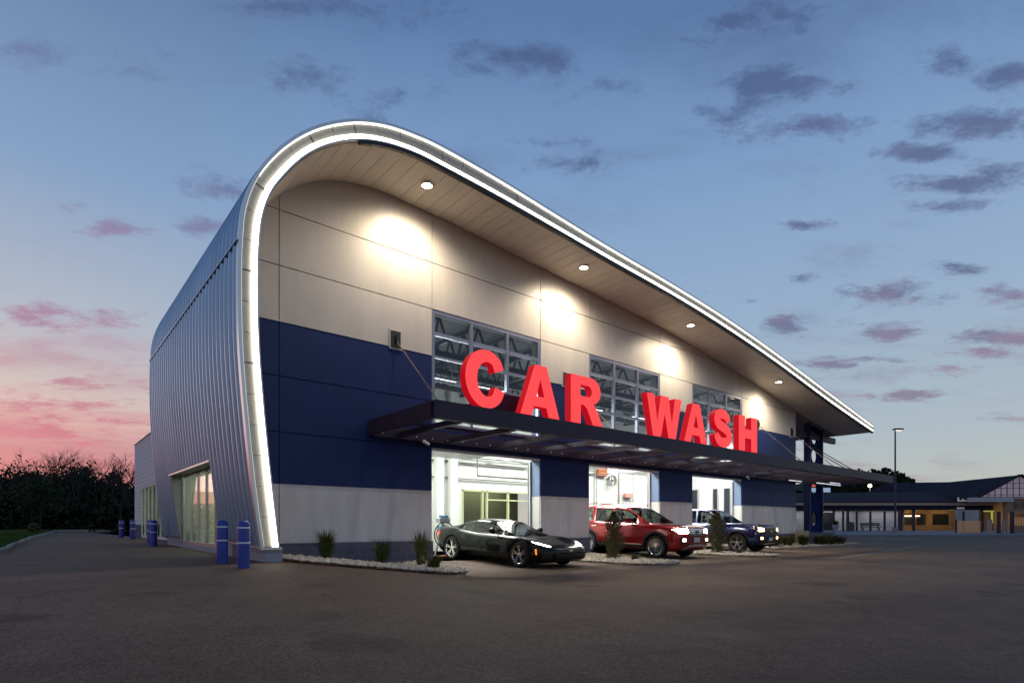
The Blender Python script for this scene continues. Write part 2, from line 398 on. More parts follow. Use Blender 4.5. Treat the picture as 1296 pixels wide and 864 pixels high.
def edge_band(path, off0, off1, y0, y1):       # band following a profile, from offset off0 to off1 along its normal
    b = MB(); n = len(path)
    for i, p in enumerate(path):
        a, c = path[max(0, i-1)], path[min(n-1, i+1)]; dx, dz = c[0]-a[0], c[1]-a[1]; l = math.hypot(dx, dz); nx, nz = -dz/l, dx/l
        for o, yy in ((off0, y0), (off1, y0), (off1, y1), (off0, y1)): b.v.append((p[0]+nx*o, yy, p[1]+nz*o))
    for i in range(n-1):
        for k in range(4): b.f.append((4*i+k, 4*i+(k+1)%4, 4*i+4+(k+1)%4, 4*i+4+k))
    b.f += [(0,1,2,3), (4*n-1, 4*n-2, 4*n-3, 4*n-4)]
    return b
B(edge_band(outp, -.035, .03, V0-.05, V0+.10), 'outer_trim', M_trim, smooth=True)
ki = [i for i, p in enumerate(outp) if p[1] > 8.2][0]
B(edge_band(outp[:ki+1], -.048, -.037, V0-.03, V0+.02), 'rim_light', emis('rim_led_dim', (1,.97,.9), .62))
B(edge_band(outp[ki:], -.056, -.036, V0-.03, V0+.02), 'rim_light', M_led2)
B(edge_band(innp, .032, .125, V0-.03, V0+.005), 'edge_light', M_led)
B(edge_band(innp, .0, .030, V0-.05, V0+.08), 'inner_trim', M_trim, smooth=True)
B(edge_band([p for p in innp if p[0] > 5.6], -.075, -.003, V0-.03, V0+.06), 'drip_edge', M_dark)
# bottom return and roof end, back face
b = MB(); b.box((3.56, V0-.05, .66), (3.97, V0+.1, .712)); B(b, 'leg_foot', M_trim)
b = MB(); b.add([(38.31,V0-.04,7.08),(38.31,VB,7.08),(38.21,VB,6.70),(38.21,V0-.04,6.70)], [(0,1,2,3)]); B(b, 'roof_end', M_fascia)
b = MB()
for p in outp:
    r = across(p); b.v += [(p[0], VB-.01, p[1]), (r[0], VB-.01, r[1])]
b.f = [(2*i, 2*i+1, 2*i+3, 2*i+2) for i in range(len(outp)-1)]
B(b, 'rear_closure', M_rib)

# ------------------------------------------------------------------ facade panels
def clip(poly, rect):
    x0, z0, x1, z1 = rect
    for ax, lim, keep in ((0, x0, 1), (0, x1, -1), (1, z0, 1), (1, z1, -1)):
        out = []
        for i, p in enumerate(poly):
            q = poly[(i+1) % len(poly)]; ip = (p[ax]-lim)*keep >= 0; iq = (q[ax]-lim)*keep >= 0
            if ip: out.append(p)
            if ip != iq:
                t = (lim-p[ax])/(q[ax]-p[ax]); out.append((p[0]+(q[0]-p[0])*t, p[1]+(q[1]-p[1])*t))
        poly = out
        if not poly: return []
    return poly
big = [(p[0]-.1, p[1]) if p[0] < 4.2 else (p[0]-.05, p[1]+.08) for p in innp if p[0] <= 32.38]
big = [(3.85, 0)] + big + [(32.4, in_z(32.4)+.08), (32.4, 0)]
DOORS = [(8.84, 13.10), (15.52, 19.80), (22.20, 26.48)]
XC = [3.3, 4.55, 8.84, 13.10, 15.52, 19.80, 22.20, 26.48, 30.7, 32.4]
ZC = [.715, 2.14, 3.40, 4.74, 6.06, 7.39, 8.72, 11]
for i in range(len(XC)-1):
    gp, bp_, lp = MB(), MB(), MB()
    x0, x1 = XC[i], XC[i+1]; isd = any(abs(x0-d[0]) < .01 for d in DOORS)
    for j in range(len(ZC)-1):
        z0, z1 = ZC[j], ZC[j+1]
        if isd:
            if z1 <= 3.41: continue
            if z0 == 3.40: z1 = 4.05
            elif z1 in (6.06, 7.39): continue
        if isd and z0 == 4.74: continue
        gx = .012
        pl = clip(big, (x0+gx, z0+gx, x1-gx, z1-gx))
        if len(pl) < 3: continue
        t = lp if z1 <= 2.15 else (bp_ if z1 <= 6.07 else gp)
        t.prism(pl, VW, VW+.04)
    for q_, nm_, mm_ in ((gp, 'upper_wall_panel', M_panel), (bp_, 'blue_wall_panel', M_blue), (lp, 'lower_wall_panel', M_panel_lo)):
        if q_.v: B(q_, nm_, mm_)
# backing wall (light behind the grey, dark behind the blue), solid thickness .45 with reveals
def wallpieces(z0, z1, y0, y1, doorz=None):
    b = MB()
    for i in range(len(XC)-1):
        x0, x1 = XC[i], XC[i+1]
        if doorz and any(abs(x0-d[0]) < .01 for d in DOORS): continue
        pl = clip(big, (x0, z0, x1, z1))
        if len(pl) > 2: b.prism(pl, y0, y1)
    return b
W0, W1 = VW+.041, VW+.45
B(wallpieces(7.39, 11, W0, W1), 'upper_wall_core', M_joint)
BS(wallpieces(6.06, 7.388, W0, W1, True), 'window_band_core', M_joint)
BS(wallpieces(2.14, 6.058, W0, W1, True), 'middle_wall_core', M_blue)
BS(wallpieces(.0, 2.138, W0, W1, True), 'lower_wall_core', M_panel_lo)
b = MB()
for d in DOORS: b.box((d[0], W0, 3.40), (d[1], W1, 4.05))
BS(b, 'door_header', M_blue)
# thin bright reglets
b = MB()
for d0, d1 in ((3.62, 8.82), (13.12, 15.50), (19.82, 22.18), (26.5, 32.4)):
    b.box((d0, VW-.012, 6.045), (d1, VW+.02, 6.075)); b.box((d0, VW-.010, 2.128), (d1, VW+.02, 2.152))
BS(b, 'horizontal_trim', M_panel)
# block plinth
b = MB()
for d0, d1 in ((3.62, 8.84), (13.10, 15.52), (19.80, 22.20), (26.48, 32.42)):
    b.box((d0, VW-.06, -.1), (d1, VW+.449, .715))
b.box((32.42, VW-.06, -.1), (37.6, VW+.6, .76))
BS(b, 'block_plinth', M_block, bevel=.006)
b = MB()     # plinth below the ribbed side, front return
for y0, y1 in ((V0, DR0), (DR1, VB)):
    b.add([(3.66,y0,-.1),(3.66,y1,-.1),(3.66,y1,base_z(y1)-.004),(3.66,y0,base_z(y0)-.004),(4.0,y0,-.1),(4.0,y1,-.1),(4.0,y1,base_z(y1)-.004),(4.0,y0,base_z(y0)-.004)],
          [(0,1,2,3),(7,6,5,4),(0,4,5,1),(1,5,6,2),(2,6,7,3),(3,7,4,0)])
M_lblock = brick_mat('light_block', (.30,.31,.36), (.33,.34,.38), (.22,.23,.27), .4, .2, msize=.01)
BS(b, 'side_plinth', M_lblock)
b = MB(); b.bar((3.60, V0, base_z(V0)-.01), (3.60, DR0, base_z(DR0)-.01), .05, .04); b.bar((3.60, DR1, base_z(DR1)-.01), (3.60, VB, base_z(VB)-.01), .05, .04)
BS(b, 'base_flashing', M_trim)
# right end wall, rear wall
b = MB(); b.box((32.1, W1+.001, 0), (32.38, VB-.3, 7.3)); B(b, 'end_wall', M_panel_lo)
# recess of the side entrance: jambs, head
b = MB()
jam = [(3.64, .5)] + [(out_x(z), z) for z in (.95, 1.3, 1.7, 2.1, 2.5, 2.72)] + [(3.64, DRZ)]
b.prism(jam, DR1-.005, DR1+.03); b.prism(jam, DR0-.03, DR0+.005)
b.box((out_x(DRZ)-.0, DR0, DRZ-.004), (3.8, DR1, DRZ+.03))
B(b, 'recess_lining', M_fascia)
b = MB(); b.box((out_x(DRZ)-.06, DR0-.06, DRZ-.02), (out_x(DRZ)+.02, DR1+.06, DRZ+.015)); B(b, 'recess_head_flashing', M_trim)
def glazing(parent_fn, x, y0, y1, z0, z1, n, name='glazed_entrance', m=M_alu):
    f = MB(); t = .06
    f.box((x-.03, y0, z1-t), (x+.05, y1, z1)); f.box((x-.03, y0, z0), (x+.05, y1, z0+.1))
    for k in range(n+1):
        yy = y0 + (y1-y0-t)*k/n; f.box((x-.028, yy, z0+.1), (x+.048, yy+t, z1-t))
    fr = parent_fn(f, name, m)
    gl = MB(); gl.box((x, y0+.01, z0+.1), (x+.01, y1-.01, z1-t)); gl.build('glass', M_glassd, fr)
    return fr
glazing(lambda f, n, m: B(f, n, m), 3.68, DR0, DR1, .58, DRZ, 5)
b = MB(); b.box((3.62, DR0, .1), (3.9, DR1, .58)); B(b, 'entrance_sill', M_lblock)

# clerestory windows
for d in DOORS:
    f = MB(); x0, x1 = d[0]+.0, d[1]; z0, z1 = 4.05, 7.385; t = .10; y0, y1 = VW+.015, VW+.13
    f.box((x0, y0, z1-t), (x1, y1, z1)); f.box((x0, y0, z0), (x1, y1, z0+t))
    for xx in (x0, x1-t): f.box((xx, y0+.001, z0+t), (xx+t, y1-.001, z1-t))
    for k in (1, 2):
        xx = x0 + (x1-x0)*k/3; f.box((xx-.045, y0-.005, z0+t), (xx+.045, y1-.002, z1-t))
    for k in range(1, 5):
        zz = z1 - (z1-z0)*k/5; w = .035 if k > 1 else .05
        for c in range(3):
            xa = x0+t if c == 0 else x0+(x1-x0)*c/3+.046; xb = x1-t if c == 2 else x0+(x1-x0)*(c+1)/3-.046
            f.box((xa, y0+.01, zz-w), (xb, y1-.004, zz+w))
    fr = B(f, 'clerestory_window', M_alub)
    gl = MB(); gl.box((x0+t, VW+.07, z0+t), (x1-t, VW+.078, z1-t)); gl.build('glass', M_glass, fr)
# door frames (overhead door tracks and head)
for d in DOORS:
    f = MB(); f.box((d[0], VW+.02, 3.33), (d[1], VW+.12, 3.398)); f.box((d[0]+.001, W1-.06, .1), (d[0]+.05, W1+.001, 3.33)); f.box((d[1]-.07, W1+.002, .1), (d[1]+.02, W1+.1, 3.33))
    B(f, 'door_frame', mat('door_frame_white', (.55,.56,.55), .5))
    f = MB()
    for k in range(3): f.box((d[0]+.1, W1+2.2+.5*k, 3.72), (d[1]-.1, W1+2.66+.5*k, 3.77))
    for s in (d[0]+.06, d[1]-.06):
        f.bar((s, W1+.1, .15), (s, W1+.1, 3.3), .04, .06); f.bar((s, W1+.12, 3.46), (s, W1+3.2, 3.46), .05, .05)
    B(f, 'overhead_door', M_alu)

for d in DOORS:  # added reveal linings, hall light falling on them put into their colour
    f = MB(); f.box((d[1]-.006, VW+.045, 2.145), (d[1]-.001, W1-.002, 3.33)); B(f, 'upper_jamb', mat('jamb_blue_lit', (.16, .22, .36), .5))
    f = MB(); f.box((d[1]-.006, VW+.045, .12), (d[1]-.001, W1-.002, 2.139)); B(f, 'lower_jamb', mat('jamb_pale_lit', (.62, .62, .6), .5))
# ------------------------------------------------------------------ interior
b = MB(); b.box((3.9, VW+.2, .06), (32.3, 20.5, .10)); B(b, 'interior_floor', M_floorin)
# inner back wall with an observation window
bw = 20.5
b = MB(); ow = (14.4, 18.6, 1.0, 2.75)
for x0, x1, z0, z1 in ((6.0, 6.4, .1, 10), (6.4, ow[0], .1, 10), (ow[1], 32.1, .1, 10), (ow[0], ow[1], .1, ow[2]), (ow[0], ow[1], ow[3], 10)):
    b.box((x0, bw, z0), (x1, bw+.15, min(z1, 7.9 if x0 < 5 else (min(in_z(x0), in_z(x1)) - .05))))
BS(b, 'rear_interior_wall', M_white)
b = MB(); b.box((14, bw+1.6, .1), (19, bw+1.7, 3)); b.box((24, bw+1.2, .1), (29, bw+1.25, 3.2)); BS(b, 'back_room_wall', M_screen)
f = MB()
for x in (ow[0], 15.5, 15.75, 17.0, ow[1]-.08): f.box((x, bw-.02, ow[2]), (x+.08, bw+.1, ow[3]))
f.box((ow[0], bw-.02, ow[3]-.08), (ow[1], bw+.1, ow[3])); f.box((ow[0], bw-.02, ow[2]), (ow[1], bw+.1, ow[2]+.06)); f.box((15.8, bw-.01, 2.3), (18.5, bw+.08, 2.36))
B(f, 'observation_window', mat('yellowed_frame', (.45,.47,.28), .5))
for y0_, y1_ in ((17.55, 18.15), (18.6, 18.88), (19.95, 20.35)):
    f = MB(); f.box((32.05, y0_, .3), (32.098, y1_, 3.4)); w_ = B(f, 'narrow_window', mat('dark_window_pane', (.02, .022, .04), .15))
    f = MB(); f.box((32.03, y0_-.05, .25), (32.096, y0_, 3.45)); f.box((32.03, y1_, .25), (32.096, y1_+.05, 3.45)); f.box((32.03, y0_, 3.4), (32.096, y1_, 3.45)); f.build('frame', M_alu, w_, loc=None)
# side partitions between bays, pilasters
b = MB()
for x in (12.9, 13.6, 27.9):
    b.box((x, bw-.35, .1), (x+.35, bw-.001, 8))
BS(b, 'interior_pier', M_white)
b = MB(); b.box((6.0, W1+.01, .1), (6.1, bw-.01, 7.9)); B(b, 'left_interior_wall', M_white)
# pipes and conduit on the back wall
pz = mat('pipe_grey', (.13,.14,.13), .4, .4)
b = MB()
b.tube([(12.0, bw-.1, 3.9), (23, bw-.1, 3.9)], .04); b.tube([(12.0, bw-.12, 4.15), (23, bw-.12, 4.15)], .03); b.tube([(11.9, bw-.1, 3.2), (19, bw-.1, 3.2)], .03)
b.tube([(13.3, 17.9, 3.1), (18.5, 17.9, 3.1)], .035); b.tube([(13.3, 17.9, 3.1), (13.3, 17.9, 4.6)], .02)
b.tube([(12.4, bw-.08, .3), (12.4, bw-.08, 4.2), (12.9, bw-.08, 4.3)], .025)
for x in (22.9, 24.9, 26.2): b.tube([(x, bw-.08, 1.0), (x, bw-.08, 4.1)], .02)
BS(b, 'wall_pipes', pz, smooth=True)
for x_, z0_, z1_ in ((11.9, 1.2, 3.4), (14.0, 2.9, 5.2), (19.2, .3, 4.4), (23.1, .4, 4.6), (25.0, 2.0, 4.8), (29.3, .4, 4.6)):
    b = MB(); b.tube([(x_, bw-.06, z0_), (x_, bw-.06, z1_), (x_+.35, bw-.06, z1_+.12)], .018); b.box((x_-.09, bw-.1, z0_-.25), (x_+.09, bw-.01, z0_)); B(b, 'conduit', pz)
# roof trusses
for x in (6.6, 9.7, 11.2, 12.6, 14.3, 17.0, 18.6, 21, 23.4, 25.4, 28, 30.5):
    b = MB(); zt, zb = 7.65, 6.78
    zt = min(zt, in_z(x)-.15)
    b.bar((x, W1+.05, zt), (x, bw-.05, zt), .1, .1); b.bar((x, W1+.05, zb), (x, bw-.05, zb), .1, .1)
    n = 7; st = (bw-W1-.2)/n
    for k in range(n):
        ya = W1+.1+k*st
        b.bar((x, ya, zb), (x, ya+st/2, zt), .05, .06, (1,0,0)); b.bar((x, ya+st/2, zt), (x, ya+st, zb), .05, .06, (1,0,0))
    B(b, 'roof_truss', M_truss)
b = MB()
b.box((4.5, W1+.05, 7.75), (32, bw-.05, 7.78)); B(b, 'roof_deck', mat('roof_deck_metal', (.11,.10,.12), .6, noise=(4, .8, 1.1)))
b = MB()
for yy in (15.4, 17.2, 19.0): b.bar((5, yy, 6.62), (31.8, yy, 6.62), .08, .2)
BS(b, 'crane_rail', M_truss)
# linear lights hung in the hall
for x in (8.6, 10.9, 13.2, 16.4, 18.8, 22.4, 24.9, 27.6):
    t = MB(); t.box((x-.75, 16.9, 6.28), (x+.75, 17.06, 6.38)); t.bar((x-.6, 16.98, 6.38), (x-.6, 16.98, 7.7), .02, .02); t.bar((x+.6, 16.98, 6.38), (x+.6, 16.98, 7.7), .02, .02)
    o = B(t, 'linear_lamp', M_alu)
    e = MB(); e.box((x-.73, 16.91, 6.24), (x+.73, 17.05, 6.279)); e.build('diffuser', M_tube, o)
for x in (6.5, 11.0, 16.5, 21.0, 25.5, 30.0):
    lamp('hall_light', 'AREA', (x, 17.3, 6.2), 500, (.97, 1, .9), shape='RECTANGLE', size=3.0, size_y=3)
for x in (10.9, 17.6, 24.3):
    lamp('bay_light', 'AREA', (x, 17.0, 5.6), 330, (.98, 1, .93), rot=(R(-32), 0, 0), shape='RECTANGLE', size=3.0, size_y=.8)
for x in (9, 16, 23, 29):  # added upward fill to brighten the roof deck, not a fixture
    lamp('deck_fill', 'AREA', (x, 17.6, 5.6), 38, (.97, 1, .92), rot=(R(180), 0, 0), shape='RECTANGLE', size=4.0, size_y=2.5)
lamp('back_room_light', 'AREA', (16.5, bw+.9, 3.0), 45, (1, 1, .7), shape='RECTANGLE', size=3, size_y=1)

# ------------------------------------------------------------------ things standing inside the hall
t = thing('hose_reel', 'wall side hose reel with round hoop and orange hose beside the first bay doorway', 'hose reel', (10.75, 16.3, .1))
b = MB(); b.tube([(.42*math.cos(a*math.pi/12), 0, .75+.42*math.sin(a*math.pi/12)) for a in range(25)], .02, 6); b.build('hoop', M_dark, t, smooth=True)
b = MB()
for a in range(5): b.tube([((.3-.03*a)*math.cos(q*math.pi/10), .05+.05*a, .75+(.3-.03*a)*math.sin(q*math.pi/10)) for q in range(21)], .022, 6)
b.tube([(.3,.1,.75),(.55,.1,.5),(.4,.05,.15),(.0,-.1,.05),(-.3,-.15,.03)], .022, 6); b.build('hose', mat('orange_hose', (.7,.16,.03), .5), t, smooth=True)
b = MB(); b.bar((-.3,.15,0),(0,.15,1.2),.05,.05); b.bar((.3,.15,0),(0,.15,1.2),.05,.05); b.box((-.2,.0,1.15),(.2,.25,1.3)); b.bar((-.35,.15,.03),(.35,.15,.03),.05,.05); b.build('stand', M_steel, t)
b = MB(); b.box((-.15,.02,1.31),(.2,.2,1.4)); b.box((-.28,-.05,.88),(-.02,.1,1.05)); b.build('cloth_stack', mat('blue_cloth', (.15,.4,.6), .8), t, bevel=.03)
t = thing('equipment_panel', 'orange control panel hung high on the white wall of the second bay', 'control panel', (23.5, bw-.12, 4.1))
b = MB(); b.box((-.35,-.1,-.3),(.35,.1,.45)); b.build('cabinet', mat('orange_cabinet', (.45,.13,.04), .5), t, bevel=.02)
b = MB()
for k in range(4): b.box((-.28,-.115,-.2+.15*k),(.28,-.1,-.16+.15*k))
b.build('vent', M_dark, t)
t = thing('wall_fan', 'round wall fan with wire guard on the white wall of the second bay', 'fan', (24.15, bw-.25, 3.6))
b = MB(); b.lathe([(.30,-.1),(.32,0),(.30,.1)], n=24, axis='y'); b.lathe([(.05,-.1),(.07,0),(.05,.1),(0,.1)], n=10, axis='y'); b.build('guard', M_steel, t, smooth=True)
b = MB()
for a in range(4):
    q = a*math.pi/2; b.bar((0,0,0),(.27*math.cos(q),.02,.27*math.sin(q)),.09,.01)
b.build('blade', M_alu, t)
t = thing('pressure_washer', 'small wall mounted red pressure washer unit in the second bay', 'pressure washer', (25.7, bw-.12, 2.85))
b = MB(); b.box((-.35,-.12,-.12),(.35,.08,.12)); b.tube([(-1.3,-.05,.0),(-.35,-.05,.0)],.02); b.build('pump_housing', mat('pale_red', (.5,.25,.22), .5), t, bevel=.02)

# ------------------------------------------------------------------ soffit downlights
for (x, yv) in ((8.0, 12.98), (14.05, 12.98), (20.35, 12.98), (28.0, 12.98)):
    z = in_z(x)
    f = MB(); f.lathe([(.13,-.03),(.16,-.03),(.165,0),(.165,.06)], c=(x,yv,z-.03), n=20); o = B(f, 'downlight', M_trim, smooth=True)
    e = MB(); e.lathe([(0,0),(.13,0)], c=(x,yv,z-.05), n=20); e.build('lens', M_flood, o)
    lamp('downlight_beam', 'SPOT', (x, yv, z-.26), 720, (1, .83, .58), rot=(R(6), 0, 0), spot_size=R(158), spot_blend=.9, shadow_soft_size=.22)

# ------------------------------------------------------------------ canopy
cz1, cz0 = 3.95, 3.55; cx0, cx1 = 6.85, 37.1; cy = 10.76
can = thing('entrance_canopy', 'long dark steel canopy projecting over the three bay doors', 'canopy', (cx0, VW, cz0))
co = (-cx0, -VW, -cz0)
def C_(mb, name, m, **k): return mb.build(name, m, can, loc=co, **k)
b = MB(); b.box((cx0, cy, cz0), (cx1, cy+.09, cz1)); b.box((cx0, cy+.0901, cz0), (cx1, cy+.2, cz0+.03)); b.box((cx0, cy+.0901, cz1-.03), (cx1, cy+.2, cz1)); C_(b, 'front_fascia', M_canopy, bevel=.004)
b = MB(); b.box((cx0, cy+.205, cz0), (cx0+.09, VW-.03, cz1)); C_(b, 'side_fascia', M_canopy, bevel=.004)
b = MB(); b.box((cx1-.09, cy+.205, cz0), (cx1, VW-.03, cz1)); C_(b, 'side_fascia', M_canopy, bevel=.004)
b = MB(); b.box((cx0+.1, VW-.14, cz0-.02), (cx1-.1, VW-.02, cz0+.30)); C_(b, 'rear_ledger', M_canopy)
b = MB(); x = cx0+.35
while x < 33:
    b.lathe([(0,0),(.02,0),(.02,.02)], c=(x, VW-.165, cz0+.08), n=6, axis='y'); x += .52
C_(b, 'bolts', M_tape)
x = cx0+.8
while x < cx1-.3:
    b = MB(); b.bar((x, cy+.2, cz0+.06), (x, VW-.15, cz0+.06), .07, .14); b.box((x-.07, cy+.2, cz0-.012), (x+.07, VW-.15, cz0-.008)); C_(b, 'outrigger', M_canopy); x += 1.67
for yy in (12.6,):
    b = MB(); b.bar((cx0+.1, yy, cz0+.17), (cx1-.1, yy, cz0+.17), .06, .08); C_(b, 'purlin', M_canopy)
# grating deck over parts of the canopy
b = MB(); x = cx0+.15

for x, e_, yy in ((30.4, 31.7, 13.45), (33.4, 36.6, 13.3), (33.8, 35.0, 12.75)):
    b = MB(); b.box((x, yy, cz0-.035), (e_, yy+.10, cz0-.0)); C_(b, 'strip_light', emis('canopy_strip', (.8,.84,.95), .8))
# backing box behind the first letter
b = MB(); b.box((8.35, 11.4, cz1-.1), (10.25, 11.5, 4.55)); C_(b, 'backing_panel', M_canopy)
# tie rods with wall plates
for x in (7.65, 14.3, 21.0, 28.0, 31.8, 34.4, 35.4):
    wall = x < 32.4
    if not wall: top = (x, VW+.45, 5.9)
    else: top = (x, VW-.02, 6.25)
    b = MB(); b.tube([top, (x, 11.25, cz0+.28 if False else cz1-.35)], .016 if wall else .026, 6)
    r = C_(b, 'tie_rod', mat('rod_metal', (.22,.20,.19), .35, .7), smooth=True)
    if wall:
        b = MB(); b.box((x-.19, VW-.03, 5.98), (x+.19, VW-.002, 6.52)); C_(b, 'wall_plate_frame', M_panel)
        b = MB(); b.box((x-.15, VW-.045, 6.02), (x+.15, VW-.031, 6.48)); b.box((x-.03, VW-.13, 6.15), (x+.03, VW-.045, 6.35)); C_(b, 'wall_plate', M_dark)
# small cameras and sensors at door heads
for x in (8.55, 26.8):
    t = thing('security_camera', 'small white wall camera beside the %s bay doorway head' % ('first' if x < 9 else 'third'), 'camera', (x, VW-.02, 3.5))
    b = MB(); b.tube([(0,-.02,0),(0,-.1,0)], .03, 8); b.tube([(-.1,-.13,.04),(.1,-.11,-.05)], .045, 10); b.build('housing', M_tape, t, smooth=True)
    b = MB(); b.tube([(.095,-.11,-.048),(.115,-.108,-.057)], .035, 10); b.build('lens', M_black, t, smooth=True)

# ------------------------------------------------------------------ sign letters
def arc(cx, cz, rx, rz, a0, a1, n=20): return [(cx+rx*math.cos(R(a0+(a1-a0)*k/n)), cz+rz*math.sin(R(a0+(a1-a0)*k/n))) for k in range(n+1)]
def stroke(cl, w):
    L, Rr = [], []
    for i, p in enumerate(cl):
        a, c = cl[max(0, i-1)], cl[min(len(cl)-1, i+1)]; dx, dz = c[0]-a[0], c[1]-a[1]; l = math.hypot(dx, dz); ww = w(i/(len(cl)-1)) if callable(w) else w
        L.append((p[0]-dz/l*ww/2, p[1]+dx/l*ww/2)); Rr.append((p[0]+dz/l*ww/2, p[1]-dx/l*ww/2))
    return L + Rr[::-1]
def g_C():
    o = arc(.5, .5, .5, .53, 38, 322, 44); i = arc(.525, .5, .25, .315, 316, 44, 36)
    # slanted terminals
    o[0] = (.905, .80); o[-1] = (.93, .17); i[0] = (.70, .27); i[-1] = (.69, .69)
    o = [(.93, .735)] + [(.88,.83)] + o[1:-1] + [(.90,.20),(.955,.315)]
    i = [(.715,.385)] + [p for p in i if p[0] < .68] + [(.705,.645)]
    return [o + i]
def g_A(): return [[(0,0),(.36,1),(.66,1),(1,0),(.715,0),(.655,.185),(.335,.185),(.28,0)], [(.40,.385),(.60,.385),(.50,.735)]]
def g_R():
    o = [(0,0),(0,1),(.55,1)] + arc(.60, .715, .325, .285, 80, -75, 14)[0:] + [(.72,.425),(.80,.34),(1,0),(.68,0),(.50,.32),(.40,.395),(.30,.40),(.30,0)]
    h = [(.29,.58),(.29,.815),(.50,.815)] + arc(.53, .6975, .115, .1175, 90, -90, 8) + [(.50,.58)]
    return [o, h]
def g_W(): return [[(.0,1),(.17,0),(.39,0),(.50,.58),(.61,0),(.83,0),(1,1),(.80,1),(.71,.36),(.61,1),(.39,1),(.29,.36),(.20,1)]]
def g_S():
    cl = spline([(.80,.70),(.74,.80),(.60,.875),(.46,.89),(.28,.86),(.175,.74),(.24,.62),(.42,.56),(.62,.505),(.80,.42),(.845,.29),(.74,.155),(.52,.115),(.32,.14),(.20,.23),(.155,.33)], 5)
    return [stroke(cl, lambda t: .235+.04*math.sin(math.pi*t))]
def g_H(): return [[(0,0),(0,1),(.33,1),(.33,.63),(.67,.63),(.67,1),(1,1),(1,0),(.67,0),(.67,.37),(.33,.37),(.33,0)]]
def letter(ch, polys, x0, x1, label, z0=3.97, H=1.31):
    cv = bpy.data.curves.new('l', 'CURVE'); cv.dimensions = '2D'; cv.fill_mode = 'BOTH'; w = x1-x0
    for p in polys:
        sp = cv.splines.new('POLY'); sp.points.add(len(p)-1); sp.use_cyclic_u = True
        for q, pt in zip(p, sp.points): pt.co = (q[0]*w, q[1]*H, 0, 1)
    cv.extrude = .11
    tmp = bpy.data.objects.new('t', cv); me = bpy.data.meshes.new_from_object(tmp); bpy.data.objects.remove(tmp)
    root = thing('sign_letter', label, 'sign letter', (x0, 10.80, z0))
    me.transform(Matrix.Rotation(R(90), 4, 'X')); me.transform(Matrix.Translation((0, .11, 0)))
    bm = bmesh.new(); bm.from_mesh(me)
    side = bm.copy()
    bmesh.ops.delete(side, geom=[f for f in side.faces if abs(f.normal.y) > .9 and f.calc_center_median().y < .1], context='FACES')
    bmesh.ops.delete(bm, geom=[f for f in bm.faces if not (abs(f.normal.y) > .9 and f.calc_center_median().y < .1)], context='FACES')
    ms = bpy.data.meshes.new('letter_side'); side.to_mesh(ms); mf = bpy.data.meshes.new('letter_face'); bm.to_mesh(mf)
    ms.shade_flat(); mf.shade_flat(); link('letter_return', ms, M_redside, root); link('letter_face', mf, M_red, root)
    b = MB(); b.bar((w*.15, .26, .02), (w*.85, .26, .02), .05, .06); b.bar((w*.25,.24,.02),(w*.25,.24,.5),.04,.04); b.bar((w*.75,.24,.02),(w*.75,.24,.5),.04,.04)
    b.build('mounting_rail', M_canopy, root)
LET = [('C', g_C, 583.5, 641, 'big red illuminated letter C at the left end of the sign'), ('A', g_A, 653, 708, 'red illuminated letter A between C and R in the first word'),
       ('R', g_R, 717, 763, 'red illuminated letter R, last letter of the first word'), ('W', g_W, 815.5, 862.5, 'red illuminated letter W starting the second word'),
       ('A', g_A, 862.8, 895, 'red illuminated letter A between W and S in the second word'), ('S', g_S, 900, 926.5, 'red illuminated letter S in the second word'),
       ('H', g_H, 931.9, 958.2, 'red illuminated letter H at the right end of the sign')]
LX = []
for ch, fn, a, c, lab in LET:
    X = [10.80*(CS+CC*(q-648)/723)/(CC-CS*(q-648)/723) for q in (a + (5.5 if a < 760 else 3.2), c)]
    letter(ch, fn(), X[0], X[1], lab, z0=3.965 if ch not in 'CS' else 3.985)

# ------------------------------------------------------------------ pylon at the right end
pyl = thing('steel_pylon', 'blue steel pylon pierced with round holes carrying the roof end', 'pylon', (34.9, 14.5, .7))
cv = bpy.data.curves.new('p', 'CURVE'); cv.dimensions = '2D'; cv.fill_mode = 'BOTH'
def spl(pts):
    sp = cv.splines.new('POLY'); sp.points.add(len(pts)-1); sp.use_cyclic_u = True
    for q, pt in zip(pts, sp.points): pt.co = (q[0], q[1], 0, 1)
spl([(0,0),(1.75,0),(1.75,6.75),(0,6.78)])
for k in range(5): spl([(.88+.42*math.cos(a*math.pi/12), (.85, 2.65, 3.8, 4.62, 5.72)[k] + .42*math.sin(a*math.pi/12)) for a in range(24)])
cv.extrude = .05
tmp = bpy.data.objects.new('t', cv); me = bpy.data.meshes.new_from_object(tmp); bpy.data.objects.remove(tmp)
me.transform(Matrix.Rotation(R(90), 4, 'X'))
M_pyl = mat('pylon_blue', (.018, .03, .11), .4, noise=(2,.9,1.1))
me.shade_flat(); link('web_plate', me, mat('web_blue', (.012, .022, .10), .9, spec=.05), pyl)
b = MB(); b.box((-.06,-.18,0),(0,.18,6.8)); b.build('flange', M_pyl, pyl)
b = MB(); b.box((1.75,-.18,0),(1.81,.18,6.75)); b.build('flange', M_pyl, pyl)
b = MB(); b.box((-3,-.06,5.6),(4.0,.12,5.95)); b.build('cross_beam', M_canopy, pyl)

